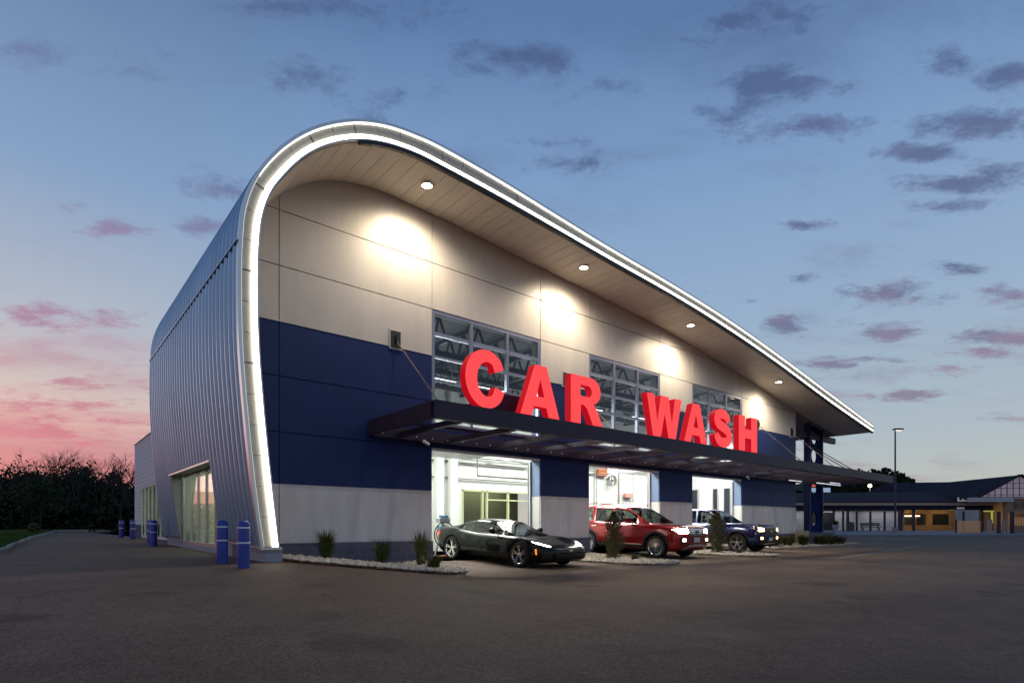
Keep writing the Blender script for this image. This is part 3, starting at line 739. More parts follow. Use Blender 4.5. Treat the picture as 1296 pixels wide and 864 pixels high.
# ------------------------------------------------------------------ rear building (white block) on the left
rb = thing('block_annex', 'low white block annex behind the ribbed shell with glazed shopfront', 'building', (4.0, VB, 0))
def A_(mb, n, m, **k): return mb.build(n, m, rb, loc=(-4.0, -VB, 0), **k)
b = MB(); ax = 4.0; y0, y1 = VB+.05, 34.3
for ya, yb, za, zb in ((y0, 25.0, 1.2, 5.2), (25.0, 32.3, 2.95, 5.2), (32.3, y1, 1.2, 5.2)): b.box((ax, ya, za), (ax+.3, yb, zb))
b.box((ax+.3, y1-.3, 1.2), (20, y1, 5.2)); A_(b, 'wall', M_wblock)
b = MB()
for ya, yb in ((y0, 25.0), (32.3, y1)): b.box((ax-.02, ya, .2), (ax+.3, yb, 1.198))
[A_(c_, 'plinth', M_block) for c_ in split_chunks(b)]
b = MB(); b.box((ax-.05, y0, 5.2), (ax+.35, y1+.05, 5.28)); A_(b, 'coping', M_alu)
fr = glazing(lambda f, n, m: A_(f, n, m), ax+.05, 25.0, 32.3, .6, 2.95, 7, 'shopfront', mat('pale_frame', (.7,.7,.66), .4))
b = MB(); b.box((ax, 25, .2), (ax+.3, 32.3, .6)); A_(b, 'sill', M_block)
b = MB(); b.box((ax+2.5, 24, .3), (ax+2.6, 34, 3.2)); b.box((ax+.3, y0, 3.2), (ax+2.6, 34, 3.3)); b.box((ax+.3, y0, .45), (ax+2.6, 34, .5)); A_(b, 'room_wall', M_white)
lamp('annex_light', 'AREA', (5.3, 29, 3.1), 60, (1, .98, .85), shape='RECTANGLE', size=1, size_y=7)
# room behind the side entrance (seen through the glazing)
b = MB(); b.box((5.8, 14.6, .3), (5.9, 21, 3.4)); b.box((3.8, 14.6, 3.0), (5.8, 21, 3.05)); b.box((3.8, 14.6, .36), (5.8, 21, .40)); b.box((3.8,20.7,.4),(5.8,20.8,3)); B(b, 'lobby_wall', mat('lobby_green', (.58,.59,.53), .6))
b = MB()
for yy in (15.4, 16.2): 
    for zz in (.9, 1.35, 1.8, 2.25): b.box((5.3, yy, zz), (5.75, yy+.7, zz+.05))
BS(b, 'lobby_shelf', M_truss)
lamp('lobby_light', 'AREA', (4.8, 18, 2.95), 90, (1, 1, .93), shape='RECTANGLE', size=1.2, size_y=5)

# ------------------------------------------------------------------ bollards
BPOS = [(2.92, 10.95), (2.92, 12.45), (3.05, 21.7), (3.35, 24.6), (3.45, 30.2), (3.35, 33.3)]
BLAB = ['blue bollard with white bands nearest the lit leg of the shell', 'blue bollard with white bands before the side entrance, second nearest', 'blue bollard at the far end of the side entrance recess',
        'blue bollard just beyond the side entrance, before the white annex', 'blue bollard in front of the annex shopfront', 'farthest blue bollard at the annex corner']
def make_bollard():
    r = thing('bollard', BLAB[0], 'bollard', group='blue bollards along the side wall')
    b = MB(); b.lathe([(.105,-.1),(.105,.79),(.098,.815),(.07,.84),(0,.85)], n=24); b.build('sleeve', M_bollard, r, smooth=True)
    for z in (.45, .72):
        b = MB(); b.lathe([(.105,z-.014),(.1075,z-.012),(.1075,z+.012),(.105,z+.014)], n=24); b.build('band', M_tape, r, smooth=True)
    return r
bl = make_bollard()
for i, (x, y) in enumerate(BPOS):
    o = bl if i == 0 else copy_tree(bl); o.location = (x, y, ground_z(x, y)+.0); o['label'] = BLAB[i]

# ------------------------------------------------------------------ vehicles
def ev_mesh(o):
    dg = bpy.context.evaluated_depsgraph_get(); me = bpy.data.meshes.new_from_object(o.evaluated_get(dg)); return me
def loft_body(st, arches, Lx):
    v, f = [], []
    for (y, zb, zs, zc, w) in st:
        h = zs-zb
        half = [(0,zb),(.78*w,zb),(.94*w,zb+.04),(.985*w,zb+.22*h),(w,zb+.52*h),(.985*w,zb+.80*h),(.93*w,zs),(.80*w,zs+.45*(zc-zs)+.012),(.42*w,zc),(0,zc+.008)]
        ring = half + [(-a, b) for a, b in half[-2:0:-1]]
        v += [(a, y, b) for a, b in ring]
    n = len(ring)
    for i in range(len(st)-1):
        for k in range(n): f.append((i*n+k, i*n+(k+1)%n, (i+1)*n+(k+1)%n, (i+1)*n+k))
    f += [tuple(range(n)), tuple(reversed([(len(st)-1)*n+k for k in range(n)]))]
    me = bpy.data.meshes.new('b'); me.from_pydata(v, [], f)
    bm = bmesh.new(); bm.from_mesh(me); bmesh.ops.recalc_face_normals(bm, faces=bm.faces); bm.to_mesh(me); bm.free()
    o = bpy.data.objects.new('b', me); col.objects.link(o)
    m = o.modifiers.new('s', 'SUBSURF'); m.levels = 2; m.render_levels = 2
    me = ev_mesh(o); bpy.data.objects.remove(o)
    bvh_full = BVHTree.FromPolygons([q.co[:] for q in me.vertices], [tuple(p.vertices) for p in me.polygons])
    o = bpy.data.objects.new('b', me); col.objects.link(o); cs = []
    for (yy, zz, r, w) in arches:
        for s in (-1, 1):
            b = MB(); x0, x1 = sorted((s*(w-.30), s*(w+.3))); b.lathe([(0,x0),(r,x0),(r,x1),(0,x1)], c=(0,yy,zz), n=40, axis='x')
            c = b.build('c', M_black); c.hide_render = True; md = o.modifiers.new('x', 'BOOLEAN'); md.operation = 'DIFFERENCE'; md.object = c; md.solver = 'EXACT'; cs.append(c)
    bpy.context.view_layer.update()
    me = ev_mesh(o); bpy.data.objects.remove(o)
    for c in cs: bpy.data.objects.remove(c)
    return me, bvh_full
def decal(bvh, poly, way, off, step=.06):
    bm = bmesh.new(); f = bm.faces.new([bm.verts.new((a, b, 0)) for a, b in poly]); 
    xs_ = [p[0] for p in poly]; ys_ = [p[1] for p in poly]
    for ax, lo_, hi_ in ((0, min(xs_), max(xs_)), (1, min(ys_), max(ys_))):
        n = int((hi_-lo_)/step)
        for k in range(1, n+1):
            co = [0,0,0]; co[ax] = lo_+(hi_-lo_)*k/(n+1); no = [0,0,0]; no[ax] = 1
            bmesh.ops.bisect_plane(bm, geom=bm.verts[:]+bm.edges[:]+bm.faces[:], plane_co=co, plane_no=no)
    b = MB()
    for vv in bm.verts:
        a, c = vv.co.x, vv.co.y
        o, d = {'left': ((-3, a, c), (1,0,0)), 'right': ((3, a, c), (-1,0,0)), 'front': ((a, -2, c), (0,1,0)), 'rear': ((a, 9, c), (0,-1,0)), 'top': ((a, c, 3), (0,0,-1))}[way]
        h = bvh.ray_cast(Vector(o), Vector(d))
        if h[0] is None:
            h = bvh.find_nearest(Vector(o)+Vector(d)*3)
        b.v.append(tuple(h[0] - Vector(d)*off))
    bm.verts.index_update(); b.f = [tuple(x.index for x in ff.verts) for ff in bm.faces]; bm.free()
    return b
def rect(a0, b0, a1, b1): return [(a0,b0),(a1,b0),(a1,b1),(a0,b1)]
def greenhouse(st, H, side, ws, rear, root, paint, glass, taper=.07):
    v = []; N = 11
    for (y, wb, zb, wt, zt) in st:
        k = min(1, max(0.02, (zt-zb)/H))
        half = [(wb, zb-.05), (wb-.006, zb+.02*k), (wt+taper*k, zt-.10*k), (wt, zt-.045*k), (.6*wt, zt-.008*k)]
        ring = half + [(0, zt)] + [(-a, b) for a, b in half[::-1]]
        v += [(a, y, b) for a, b in ring]
    fr, gs, gw, gr = [], [], [], []
    for i in range(len(st)-1):
        for j in range(N-1):
            q = (i*N+j, i*N+j+1, (i+1)*N+j+1, (i+1)*N+j)
            jj = j if j < 5 else 9-j
            if jj == 1 and i in side: gs.append(q)
            elif jj in (3, 4) and i in ws: gw.append(q)
            elif jj in (3, 4) and i in rear: gr.append(q)
            else: fr.append(q)
    def mk(fs, name, m, par):
        b = MB(); b.v = list(v); b.f = fs; o = b.build(name, m, par, smooth=True, sharp=50)
        bm = bmesh.new(); bm.from_mesh(o.data); bmesh.ops.delete(bm, geom=[x for x in bm.verts if not x.link_faces], context='VERTS'); bm.to_mesh(o.data); bm.free(); return o
    o = mk(fr, 'cabin_frame', paint, root)
    md = o.modifiers.new('s', 'SOLIDIFY'); md.thickness = .035; md.offset = -1
    for half_ in (0, 1):
        g2 = [q for q in gs if (q[0] % N < 5) == bool(half_)]
        if g2: mk(g2, 'side_window', glass, root)
    mk(gw, 'windscreen', glass, root)
    if gr: mk(gr, 'rear_window', glass, root)
    return v, N
def wheel(root, x, y, r, w, nsp, rimr, twin=True, rimm=None, turn=0):
    s = -1 if x < 0 else 1
    b = MB(); hw = w/2
    b.lathe([(rimr*.97,-hw*.9),(rimr,-hw),(r-.03,-hw*1.0),(r-.005,-hw*.72),(r,-hw*.4),(r,hw*.4),(r-.005,hw*.72),(r-.03,hw*1.0),(rimr,hw),(rimr*.97,hw*.9)], n=36, axis='x')
    t = b.build('wheel', M_black, root, smooth=True, sharp=50, loc=(x, y, r)); t.rotation_euler = (0, 0, turn)
    fx = s*hw*.78
    b = MB(); b.lathe([(rimr*.99, s*hw*.98),(rimr*.93, s*hw*.9),(rimr*.90, -s*hw*.4)], n=36, axis='x')
    b.lathe([(0, fx+s*.012),(.035, fx+s*.012),(.06, fx),(.075, fx-s*.03)], n=16, axis='x')
    for k in range(nsp):
        a = 2*math.pi*k/nsp + .3
        for da in ((-.16, .16) if twin else (0,)):
            wd = .030 if twin else .06
            p = (fx-s*.008, .05*math.cos(a+da*.5), .05*math.sin(a+da*.5)); q = (fx+s*.006, rimr*.93*math.cos(a+da), rimr*.93*math.sin(a+da))
            b.bar(p, q, wd, .03, (1,0,0))
    b.build('rim', rimm or mat('rim_silver', (.62,.62,.62), .22, .95), t, smooth=True, sharp=35)
    b = MB(); b.lathe([(0, -s*hw*.2),(rimr*.7, -s*hw*.2)], n=24, axis='x'); b.lathe([(0,-s*hw*.3),(rimr*.9,-s*hw*.3)], n=24, axis='x')
    b.build('brake_disc', mat('brake_dark', (.05,.05,.055), .4, .6), t)
    # liner above the wheel
    return t
def seats(root, y, x=.4, z=.55, top=1.1, m=None):
    for s in (-x, x):
        b = MB(); b.box((s-.22, y, z), (s+.22, y+.14, top)); b.box((s-.12, y+.02, top+.03), (s+.12, y+.12, top+.17)); b.box((s-.22, y-.4, z-.1), (s+.22, y, z+.05))
        b.build('seat', m or M_black, root, bevel=.04)
M_cglass = glass_mat('car_glass', (.30, .34, .32), .08)
M_head = emis('headlamp', (1, .93, .78), 28)
M_headw = emis('headlamp_warm', (1, .60, .25), 7)
M_fog = emis('fog_lamp', (1, .86, .6), 30)
M_amber = emis('amber_marker', (1, .2, .02), 1.6)
M_tail = emis('tail_lamp', (1, .02, .03), 1.5)
M_chrome = mat('chrome', (.8,.8,.8), .12, 1)
M_grille = mat('grille_black', (.01,.01,.012), .35)
M_clad = mat('black_cladding', (.018,.018,.02), .6)
M_plate = mat('number_plate', (.55,.57,.6), .5)

def car_root(name, label, x, y, rz, pitch, z=0.):
    t = thing(name, label, 'car' if 'truck' not in name else 'pickup truck', (x, y, z), 0); t.rotation_euler = (pitch, 0, rz); t.scale = (1.07, 1.07, 1.07); t.location.z = -.03; return t
def both(fn):                                   # decals mirrored on both flanks
    for way in ('left', 'right'): fn(way)

def liners(root, arches):
    b = MB()
    for (yy, zz, r, w) in arches:
        for s in (-1, 1):
            n = 16
            for k in range(n):
                a0, a1 = math.pi*k/n, math.pi*(k+1)/n
                x0, x1 = s*(w-.31), s*(w-.015)
                b.add([(x0, yy+r*.995*math.cos(a0), zz+r*.995*math.sin(a0)), (x1, yy+r*.995*math.cos(a0), zz+r*.995*math.sin(a0)), (x1, yy+r*.995*math.cos(a1), zz+r*.995*math.sin(a1)), (x0, yy+r*.995*math.cos(a1), zz+r*.995*math.sin(a1))], [(0,1,2,3)])
    b.build('wheel_housing', M_black, root)

def sports_car():
    t = car_root('sports_car', 'black low sports car with headlights on, leaving the first bay', 11.36, 10.98, R(5.2), R(1.9))
    P_ = mat('paint_black_green', (.002,.006,.0045), .25, 0, coat=.42, spec=.12)
    ar = [(.97, .335, .375, .955), (3.68, .345, .385, .97)]
    st = [(0,.30,.44,.47,.50),(.05,.22,.50,.52,.70),(.22,.15,.57,.57,.84),(.5,.13,.68,.63,.915),(.75,.13,.755,.67,.935),(1.0,.13,.79,.71,.945),(1.3,.13,.795,.76,.94),(1.6,.13,.785,.81,.915),(2.1,.13,.79,.84,.895),(2.7,.13,.81,.84,.90),(3.1,.13,.86,.86,.94),(3.45,.13,.915,.885,.965),(3.8,.13,.94,.91,.965),(4.15,.16,.945,.93,.94),(4.4,.24,.955,.955,.90),(4.48,.34,.90,.92,.82)]
    me, bv = loft_body(st, ar, .95); link('body', me, P_, t, True, 30); liners(t, ar)
    gh = [(1.42,.76,.80,.62,.815),(1.85,.755,.80,.60,.985),(2.25,.74,.80,.575,1.165),(2.55,.74,.81,.56,1.215),(2.95,.735,.82,.55,1.225),(3.02,.73,.82,.545,1.22),(3.45,.70,.86,.50,1.14),(3.9,.64,.90,.46,1.02),(4.3,.60,.935,.44,.955)]
    greenhouse(gh, .36, {1,2,3,5}, {0,1}, {6,7}, t, P_, M_cglass, .09)
    seats(t, 2.75, .36, .5, .93)
    b = MB(); b.tube([(.36+.17*math.cos(a*math.pi/8), 2.02+.06*math.sin(a*math.pi/8), .86+.15*math.sin(a*math.pi/8)) for a in range(17)], .014, 6); b.build('steering_wheel', M_black, t, smooth=True)
    for x, y, r in ((-.82,.97,.335),(.82,.97,.335),(-.83,3.68,.345),(.83,3.68,.345)): wheel(t, x, y, r, .26, 5, r-.095, True, M_chrome if y > 2 else None)
    for s in (-1, 1):
        pl = [(s*.56,.575),(s*.64,.56),(s*.84,.63),(s*.86,.685),(s*.80,.67)]
        decal(bv, pl if s > 0 else pl[::-1], 'front', .012).build('headlight', M_head, t)
        decal(bv, [(s*.60,.20),(s*.84,.26),(s*.82,.42),(s*.68,.38)][::s], 'front', .01).build('air_intake', M_grille, t)
    decal(bv, [(-.56,.22),(.56,.22),(.60,.40),(-.60,.40)], 'front', .01).build('grille', M_grille, t)
    b = decal(bv, [(-.55,.222),(.55,.222),(.57,.242),(-.57,.242)], 'front', .022); b.build('lower_trim', M_chrome, t)
    b = decal(bv, [(-.10,.475),(0,.45),(.10,.475),(0,.49)], 'front', .014); b.build('badge', mat('badge_gold', (.7,.45,.15), .3, .9), t)
    def sd(w):
        decal(bv, [(.38,.36),(.42,.36),(.45,.50),(.40,.50)], w, .012).build('side_marker', M_amber, t)
        decal(bv, [(1.42,.38),(1.75,.30),(1.62,.62),(1.52,.66),(1.40,.58)], w, .006).build('side_vent', M_grille, t)
        decal(bv, rect(1.78,.30,1.788,.76), w, .005).build('door_seam', M_black, t)
        decal(bv, rect(2.98,.30,2.988,.80), w, .005).build('door_seam', M_black, t)
        decal(bv, [(3.05,.62),(3.3,.66),(3.3,.78),(3.15,.80)], w, .006).build('rear_intake', M_grille, t)
        decal(bv, rect(4.28,.72,4.36,.82), w, .01).build('tail_light', M_tail, t)
        decal(bv, rect(1.45,.14,3.1,.19), w, .01).build('side_skirt', M_grille, t)
    both(sd)
    decal(bv, [(-.25,1.0),(.25,1.0),(.18,1.35),(-.18,1.35)], 'top', .006).build('bonnet_vent', M_grille, t)
    for s in (-1, 1):
        b = MB(); b.tube([(s*.76,1.95,.84),(s*.90,1.93,.90)], .018, 6); b.lathe([(0,-.07),(.07,-.05),(.085,0),(.07,.07),(0,.1)], c=(s*.96,1.95,.91), n=12, axis='y'); b.build('wing_mirror', P_, t, smooth=True)
    b = MB(); b.box((-.7,.5,.14),(.7,4.2,.3)); b.build('underbody', M_black, t)
    return t
def suv():
    t = car_root('family_suv', 'red suv with chrome grille and bright headlights leaving the second bay', 18.0, 11.28, R(3), R(1.9))
    P_ = mat('paint_red', (.30,.004,.009), .22, .35, coat=1.)
    ar = [(.93,.385,.445,1.0),(3.80,.385,.445,1.0)]
    st = [(0,.42,.92,.97,.72),(.05,.30,1.0,1.05,.86),(.22,.25,1.06,1.10,.95),(.5,.24,1.09,1.13,.985),(.93,.24,1.11,1.15,1.0),(1.4,.24,1.12,1.17,1.0),(1.9,.24,1.13,1.17,1.0),(3,.24,1.15,1.17,1.0),(4.2,.25,1.16,1.17,.995),(4.8,.30,1.15,1.16,.96),(5.0,.42,1.10,1.12,.90)]
    me, bv = loft_body(st, ar, 1.0); link('body', me, P_, t, True, 30); liners(t, ar)
    gh = [(1.28,.90,1.13,.80,1.15),(1.75,.90,1.13,.745,1.43),(2.15,.90,1.13,.70,1.66),(2.72,.90,1.14,.70,1.735),(2.82,.90,1.14,.70,1.74),(3.55,.89,1.15,.695,1.745),(3.68,.89,1.15,.69,1.745),(4.35,.88,1.16,.67,1.72),(4.75,.86,1.16,.65,1.69),(4.98,.83,1.12,.62,1.30)]
    greenhouse(gh, .55, {1,2,4,6}, {0,1}, {8}, t, P_, M_cglass, .11)
    for y in (2.6, 3.6): seats(t, y, .42, .75, 1.3)
    for s in (-1, 1):
        b = MB(); b.tube([(s*.62,2.3,1.75),(s*.63,2.4,1.80),(s*.63,4.4,1.80),(s*.61,4.55,1.74)], .018, 6); b.build('roof_rail', M_chrome, t, smooth=True)
        b = MB(); b.tube([(s*.88,1.95,1.16),(s*1.03,1.93,1.2)], .03, 6); b.box((s*1.12-.13,1.87,1.14),(s*1.12+.13,1.99,1.30)); b.build('wing_mirror', P_, t, bevel=.03)
    for x, y in ((-.86,.93),(.86,.93),(-.86,3.80),(.86,3.80)): wheel(t, x, y, .385, .25, 10, .275, False if False else True, M_chrome)
    for s in (-1, 1):
        decal(bv, [(s*.50,.86),(s*.88,.84),(s*.93,.97),(s*.86,1.02),(s*.52,.99)][::s], 'front', .014).build('headlight', M_head, t)
        decal(bv, rect(*sorted((s*.64,s*.80))[:1],.60,*sorted((s*.64,s*.80))[1:],.68), 'front', .014).build('fog_light', M_fog, t)
        decal(bv, [(s*.56,.50),(s*.86,.50),(s*.86,.72),(s*.60,.72)][::s], 'front', .006).build('fog_recess', M_grille, t)
    decal(bv, [(-.48,.76),(.48,.76),(.50,1.0),(-.50,1.0)], 'front', .008).build('grille', M_grille, t)
    for z in (.80,.865,.93,.985): decal(bv, rect(-.47,z-.016,.47,z+.016), 'front', .026).build('grille_bar', M_chrome, t)
    b = MB(); b.lathe([(.0,-.012),(.09,-.012),(.1,0)], n=20, axis='y'); o = b.build('badge', mat('badge_blue', (.02,.06,.3), .3, .4), t, loc=(0, -.035, .90)); o.scale = (1, 1, .45)
    decal(bv, rect(-.20,.56,.20,.72), 'front', .03).build('number_plate', M_plate, t)
    decal(bv, [(-.62,.38),(-.45,.48),(.45,.48),(.62,.38),(.80,.38),(.80,.33),(.58,.33),(.42,.42),(-.42,.42),(-.58,.33),(-.80,.33),(-.80,.38)], 'front', .02).build('bumper_trim', M_alu, t)
    decal(bv, rect(-.9,.24,.9,.33), 'front', .012).build('lower_bumper', M_clad, t)
    def sd(w):
        for (yy, zz, r, _) in ar:
            outer = [(yy+(r+.07)*math.cos(a), zz+(r+.07)*math.sin(a)) for a in np.linspace(-.35, math.pi+.35, 24)]
            inner_ = [(yy+(r+.001)*math.cos(a), zz+(r+.001)*math.sin(a)) for a in np.linspace(math.pi+.35, -.35, 24)]
            decal(bv, outer+inner_, w, .018, .3).build('arch_trim', M_clad, t)
        decal(bv, rect(1.44,.25,3.30,.42), w, .016).build('sill_cladding', M_clad, t)
        decal(bv, rect(1.46,.42,3.28,.45), w, .024).build('sill_strip', M_chrome, t)
        for y in (1.62, 2.78, 3.62): decal(bv, rect(y,.44,y+.008,1.12), w, .006).build('door_seam', M_black, t)
        for y in (2.45, 3.4): decal(bv, rect(y,.98,y+.22,1.02), w, .03).build('door_handle', M_chrome, t)
        decal(bv, rect(1.5,1.095,4.3,1.115), w, .012).build('window_trim', M_chrome, t)
        decal(bv, rect(4.72,.95,4.92,1.1), w, .015).build('tail_light', M_tail, t)
    both(sd)
    b = MB(); b.box((-.8,.5,.24),(.8,4.6,.5)); b.build('underbody', M_black, t)
    return t
def pickup():
    t = car_root('pickup_truck', 'dark blue crew cab pickup truck with orange headlights leaving the third bay', 24.2, 11.6, R(3), R(1.7))
    P_ = mat('paint_blue', (.007,.016,.095), .22, .35, coat=1.)
    ar = [(.93,.39,.455,.945),(4.19,.39,.455,.945)]
    st = [(0,.50,.98,1.02,.74),(.05,.40,1.06,1.10,.86),(.2,.34,1.11,1.14,.92),(.5,.33,1.13,1.16,.94),(.93,.33,1.14,1.18,.95),(1.5,.33,1.14,1.19,.95),(2.5,.33,1.14,1.17,.945),(3.7,.33,1.15,1.17,.945),(5.1,.36,1.17,1.18,.94),(5.38,.5,1.15,1.16,.90)]
    me, bv = loft_body(st, ar, .95); link('body', me, P_, t, True, 30); liners(t, ar)
    gh = [(1.42,.86,1.14,.76,1.16),(1.85,.86,1.14,.70,1.44),(2.2,.86,1.14,.66,1.68),(2.72,.86,1.14,.66,1.76),(2.82,.86,1.14,.66,1.765),(3.45,.86,1.14,.655,1.75),(3.62,.86,1.14,.65,1.72),(3.75,.85,1.13,.64,1.30)]
    greenhouse(gh, .55, {1,2,4}, {0,1}, {6}, t, P_, M_cglass, .10)
    for y in (2.6, 3.3): seats(t, y, .4, .75, 1.3)
    for x, y in ((-.82,.93),(.82,.93),(-.82,4.19),(.82,4.19)): wheel(t, x, y, .39, .25, 5, .26, True, mat('rim_dark', (.35,.35,.36), .3, .9))
    for s in (-1, 1):
        decal(bv, [(s*.56,.88),(s*.86,.87),(s*.90,1.0),(s*.84,1.04),(s*.58,1.0)][::s], 'front', .014).build('headlight', M_headw, t)
        decal(bv, rect(min(s*.64,s*.80),.57,max(s*.64,s*.80),.66), 'front', .014).build('fog_light', emis('fog_amber', (1,.5,.15), 14), t)
        b = MB(); b.tube([(s*.84,2.0,1.16),(s*.99,1.98,1.2)], .03, 6); b.box((s*1.07-.12,1.93,1.13),(s*1.07+.12,2.04,1.33)); b.build('wing_mirror', M_clad, t, bevel=.03)
    decal(bv, [(-.52,.72),(.52,.72),(.55,1.03),(-.55,1.03)], 'front', .008).build('grille', M_grille, t)
    decal(bv, rect(-.55,.865,.55,.90), 'front', .03).build('grille_bar', P_, t)
    decal(bv, [(-.13,.86),(-.05,.86),(-.05,.845),(.05,.845),(.05,.86),(.13,.86),(.13,.905),(.05,.905),(.05,.92),(-.05,.92),(-.05,.905),(-.13,.905)], 'front', .045).build('badge', mat('badge_gold', (.7,.45,.15), .3, .9), t)
    decal(bv, rect(-.82,.42,.82,.56), 'front', .02).build('bumper', M_clad, t)
    decal(bv, rect(-.19,.50,.19,.64), 'front', .035).build('number_plate', M_plate, t)
    def sd(w):
        for (yy, zz, r, _) in ar:
            outer = [(yy+(r+.05)*math.cos(a), zz+(r+.05)*math.sin(a)) for a in np.linspace(-.1, math.pi+.1, 24)]
            inner_ = [(yy+(r+.001)*math.cos(a), zz+(r+.001)*math.sin(a)) for a in np.linspace(math.pi+.1, -.1, 24)]
            decal(bv, outer+inner_, w, .016, .3).build('arch_trim', M_clad, t)
        for y in (1.65, 2.78, 3.62): decal(bv, rect(y,.44,y+.008,1.12), w, .006).build('door_seam', M_black, t)
        for y in (2.48, 3.35): decal(bv, rect(y,1.0,y+.2,1.04), w, .03).build('door_handle', P_, t)
        decal(bv, rect(1.5,.33,3.6,.38), w, .02).build('sill_strip', M_clad, t)
    both(sd)
    b = MB(); b.box((-.75,.5,.33),(.75,5.0,.55)); b.build('underbody', M_black, t)
    return t
v1, v2, v3 = sports_car(), suv(), pickup()
for t, z, hz, xx, e, c in ((v1, .64, .0, .70, 60, (1,.93,.8)), (v2, .93, 0, .70, 60, (1,.93,.8)), (v3, .95, 0, .70, 35, (1,.62,.3))):
    for s in (-1, 1):
        lamp('headlight_beam', 'SPOT', (s*xx, -.12, z), e, c, parent=t, rot=(R(83), 0, R(180)), spot_size=R(80), spot_blend=.8, shadow_soft_size=.07)

# ------------------------------------------------------------------ vegetation helpers
def leaf_quads(centers, size, flat=.0, seed=0, elong=1.6):
    r = np.random.default_rng(seed); n = len(centers)
    d = r.normal(size=(n,3)); d /= np.linalg.norm(d, axis=1)[:,None]
    e = np.cross(d, r.normal(size=(n,3))); e /= np.linalg.norm(e, axis=1)[:,None]
    s = size*(.6+.8*r.random(n))[:,None]
    c = np.asarray(centers); V = np.stack([c-d*s*elong/2, c+e*s/2, c+d*s*elong/2, c-e*s/2], 1).reshape(-1,3)
    return V, np.arange(n*4).reshape(-1,4)
def mesh_np(name, V, F, m, parent=None, loc=None, cols=None):
    me = bpy.data.meshes.new(name); me.from_pydata(V.tolist(), [], F.tolist()); me.update()
    o = link(name, me, m, parent, loc=loc); return o
def leaf_mat(name, c1, c2, scale=.8):
    m = bpy.data.materials.new(name); m.use_nodes = True; nt = m.node_tree; b = nt.nodes['Principled BSDF']
    tc = nt.nodes.new('ShaderNodeTexCoord'); n = nt.nodes.new('ShaderNodeTexNoise'); n.inputs['Scale'].default_value = scale; n.inputs['Detail'].default_value = 4
    nt.links.new(tc.outputs['Object'], n.inputs['Vector']); cr = nt.nodes.new('ShaderNodeValToRGB')
    cr.color_ramp.elements[0].position = .35; cr.color_ramp.elements[1].position = .65
    cr.color_ramp.elements[0].color = (*c1, 1); cr.color_ramp.elements[1].color = (*c2, 1)
    nt.links.new(n.outputs['Fac'], cr.inputs[0]); nt.links.new(cr.outputs[0], b.inputs['Base Color']); b.inputs['Roughness'].default_value = .7
    b.inputs['Specular IOR Level'].default_value = .2
    return m
M_leaf = leaf_mat('dark_foliage', (.008,.017,.009), (.022,.04,.018))
M_leaf2 = leaf_mat('mid_foliage', (.012,.026,.012), (.03,.05,.02))
M_bark = mat('bark', (.03,.024,.02), .9)
M_jun = leaf_mat('juniper_foliage', (.05,.05,.022), (.14,.12,.055), 6)
M_shrub = leaf_mat('shrub_foliage', (.03,.05,.012), (.09,.10,.03), 5)
M_grass = leaf_mat('grass_blades', (.03,.07,.012), (.08,.14,.03), .7)
def branches(b, p, d, L, r, depth, rr, nb=3, n=4, spread=.55):
    q = p + d*L; mid = p + d*L*.5 + Vector((rr.normal(), rr.normal(), rr.normal()))*L*.05
    b.tube([p, mid, q], [r, r*.8, r*.6], n, caps=False)
    if depth <= 0: return
    for k in range(nb):
        nd = (d + Vector((rr.normal(), rr.normal(), rr.normal()*.6+.25))*spread).normalized()
        branches(b, p + d*L*(.55+.45*rr.random()), nd, L*(.6+.2*rr.random()), r*.55, depth-1, rr, nb, n, spread)
def tree(lat, dep, h, w, seed, label, leafn=2600, group='trees along the left edge of the lot', base=None, m=None, leaf=.34, name='broadleaf_tree'):
    rr = np.random.default_rng(seed); x, y = cam2w(lat, dep); gz = ground_z(x, y) if base is None else base
    t = thing(name, label, 'tree', (x, y, gz), 0, group)
    b = MB(); b.tube([(0,0,-.3),(rr.normal()*.1,rr.normal()*.1,h*.35),(rr.normal()*.2,rr.normal()*.2,h*.75)], [.16,.11,.05], 8)
    tips = []
    for k in range(8):
        a = rr.random()*6.28; z0 = h*(.2+.5*rr.random()); L = w*(.35+.3*rr.random())
        q = (L*math.cos(a), L*math.sin(a), z0+L*.5); b.tube([(0,0,z0),(q[0]*.5,q[1]*.5,z0+L*.2),q], [.05,.035,.015], 5); tips.append(q)
    b.build('trunk', M_bark, t, smooth=True)
    C = []; nc = 30
    for k in range(nc):
        zf = rr.random()**.8; a = rr.random()*6.28; rad = w*.5*math.sqrt(rr.random())*(math.sin(math.pi*(.12+.80*zf))**.6)
        C.append((rad*math.cos(a), rad*math.sin(a), h*(.08+.86*zf)))
    C += tips; C = np.array(C); idx = rr.integers(0, len(C), leafn)
    s = w*.13*(.5+rr.random(len(C)))
    pts = C[idx] + rr.normal(size=(leafn,3))*s[idx][:,None]*np.array([1,1,.75]); pts[:,2] = np.maximum(pts[:,2], .1)
    V, F = leaf_quads(pts, leaf, seed=seed); mesh_np('crown', V, F, m or M_leaf, t)
    return t
def bare(lat, dep, h, seed, label, group='trees along the left edge of the lot', spread=.5):
    rr = np.random.default_rng(seed); x, y = cam2w(lat, dep)
    t = thing('bare_tree', label, 'tree', (x, y, ground_z(x, y)), 0, group)
    b = MB(); b.tube([(0,0,-.2),(0,0,h*.35)], [.13,.1], 6, caps=False); b.build('trunk', M_bark, t, smooth=True)
    b = MB()
    for k in range(4): branches(b, Vector((0,0,h*(.22+.05*k))), Vector((rr.normal()*.35, rr.normal()*.35, 1)).normalized(), h*.27, .085, 4, rr, 3, 3, spread)
    b.build('branches', M_bark, t); return t
def L_at(px, dep): return (px-648)/723*dep

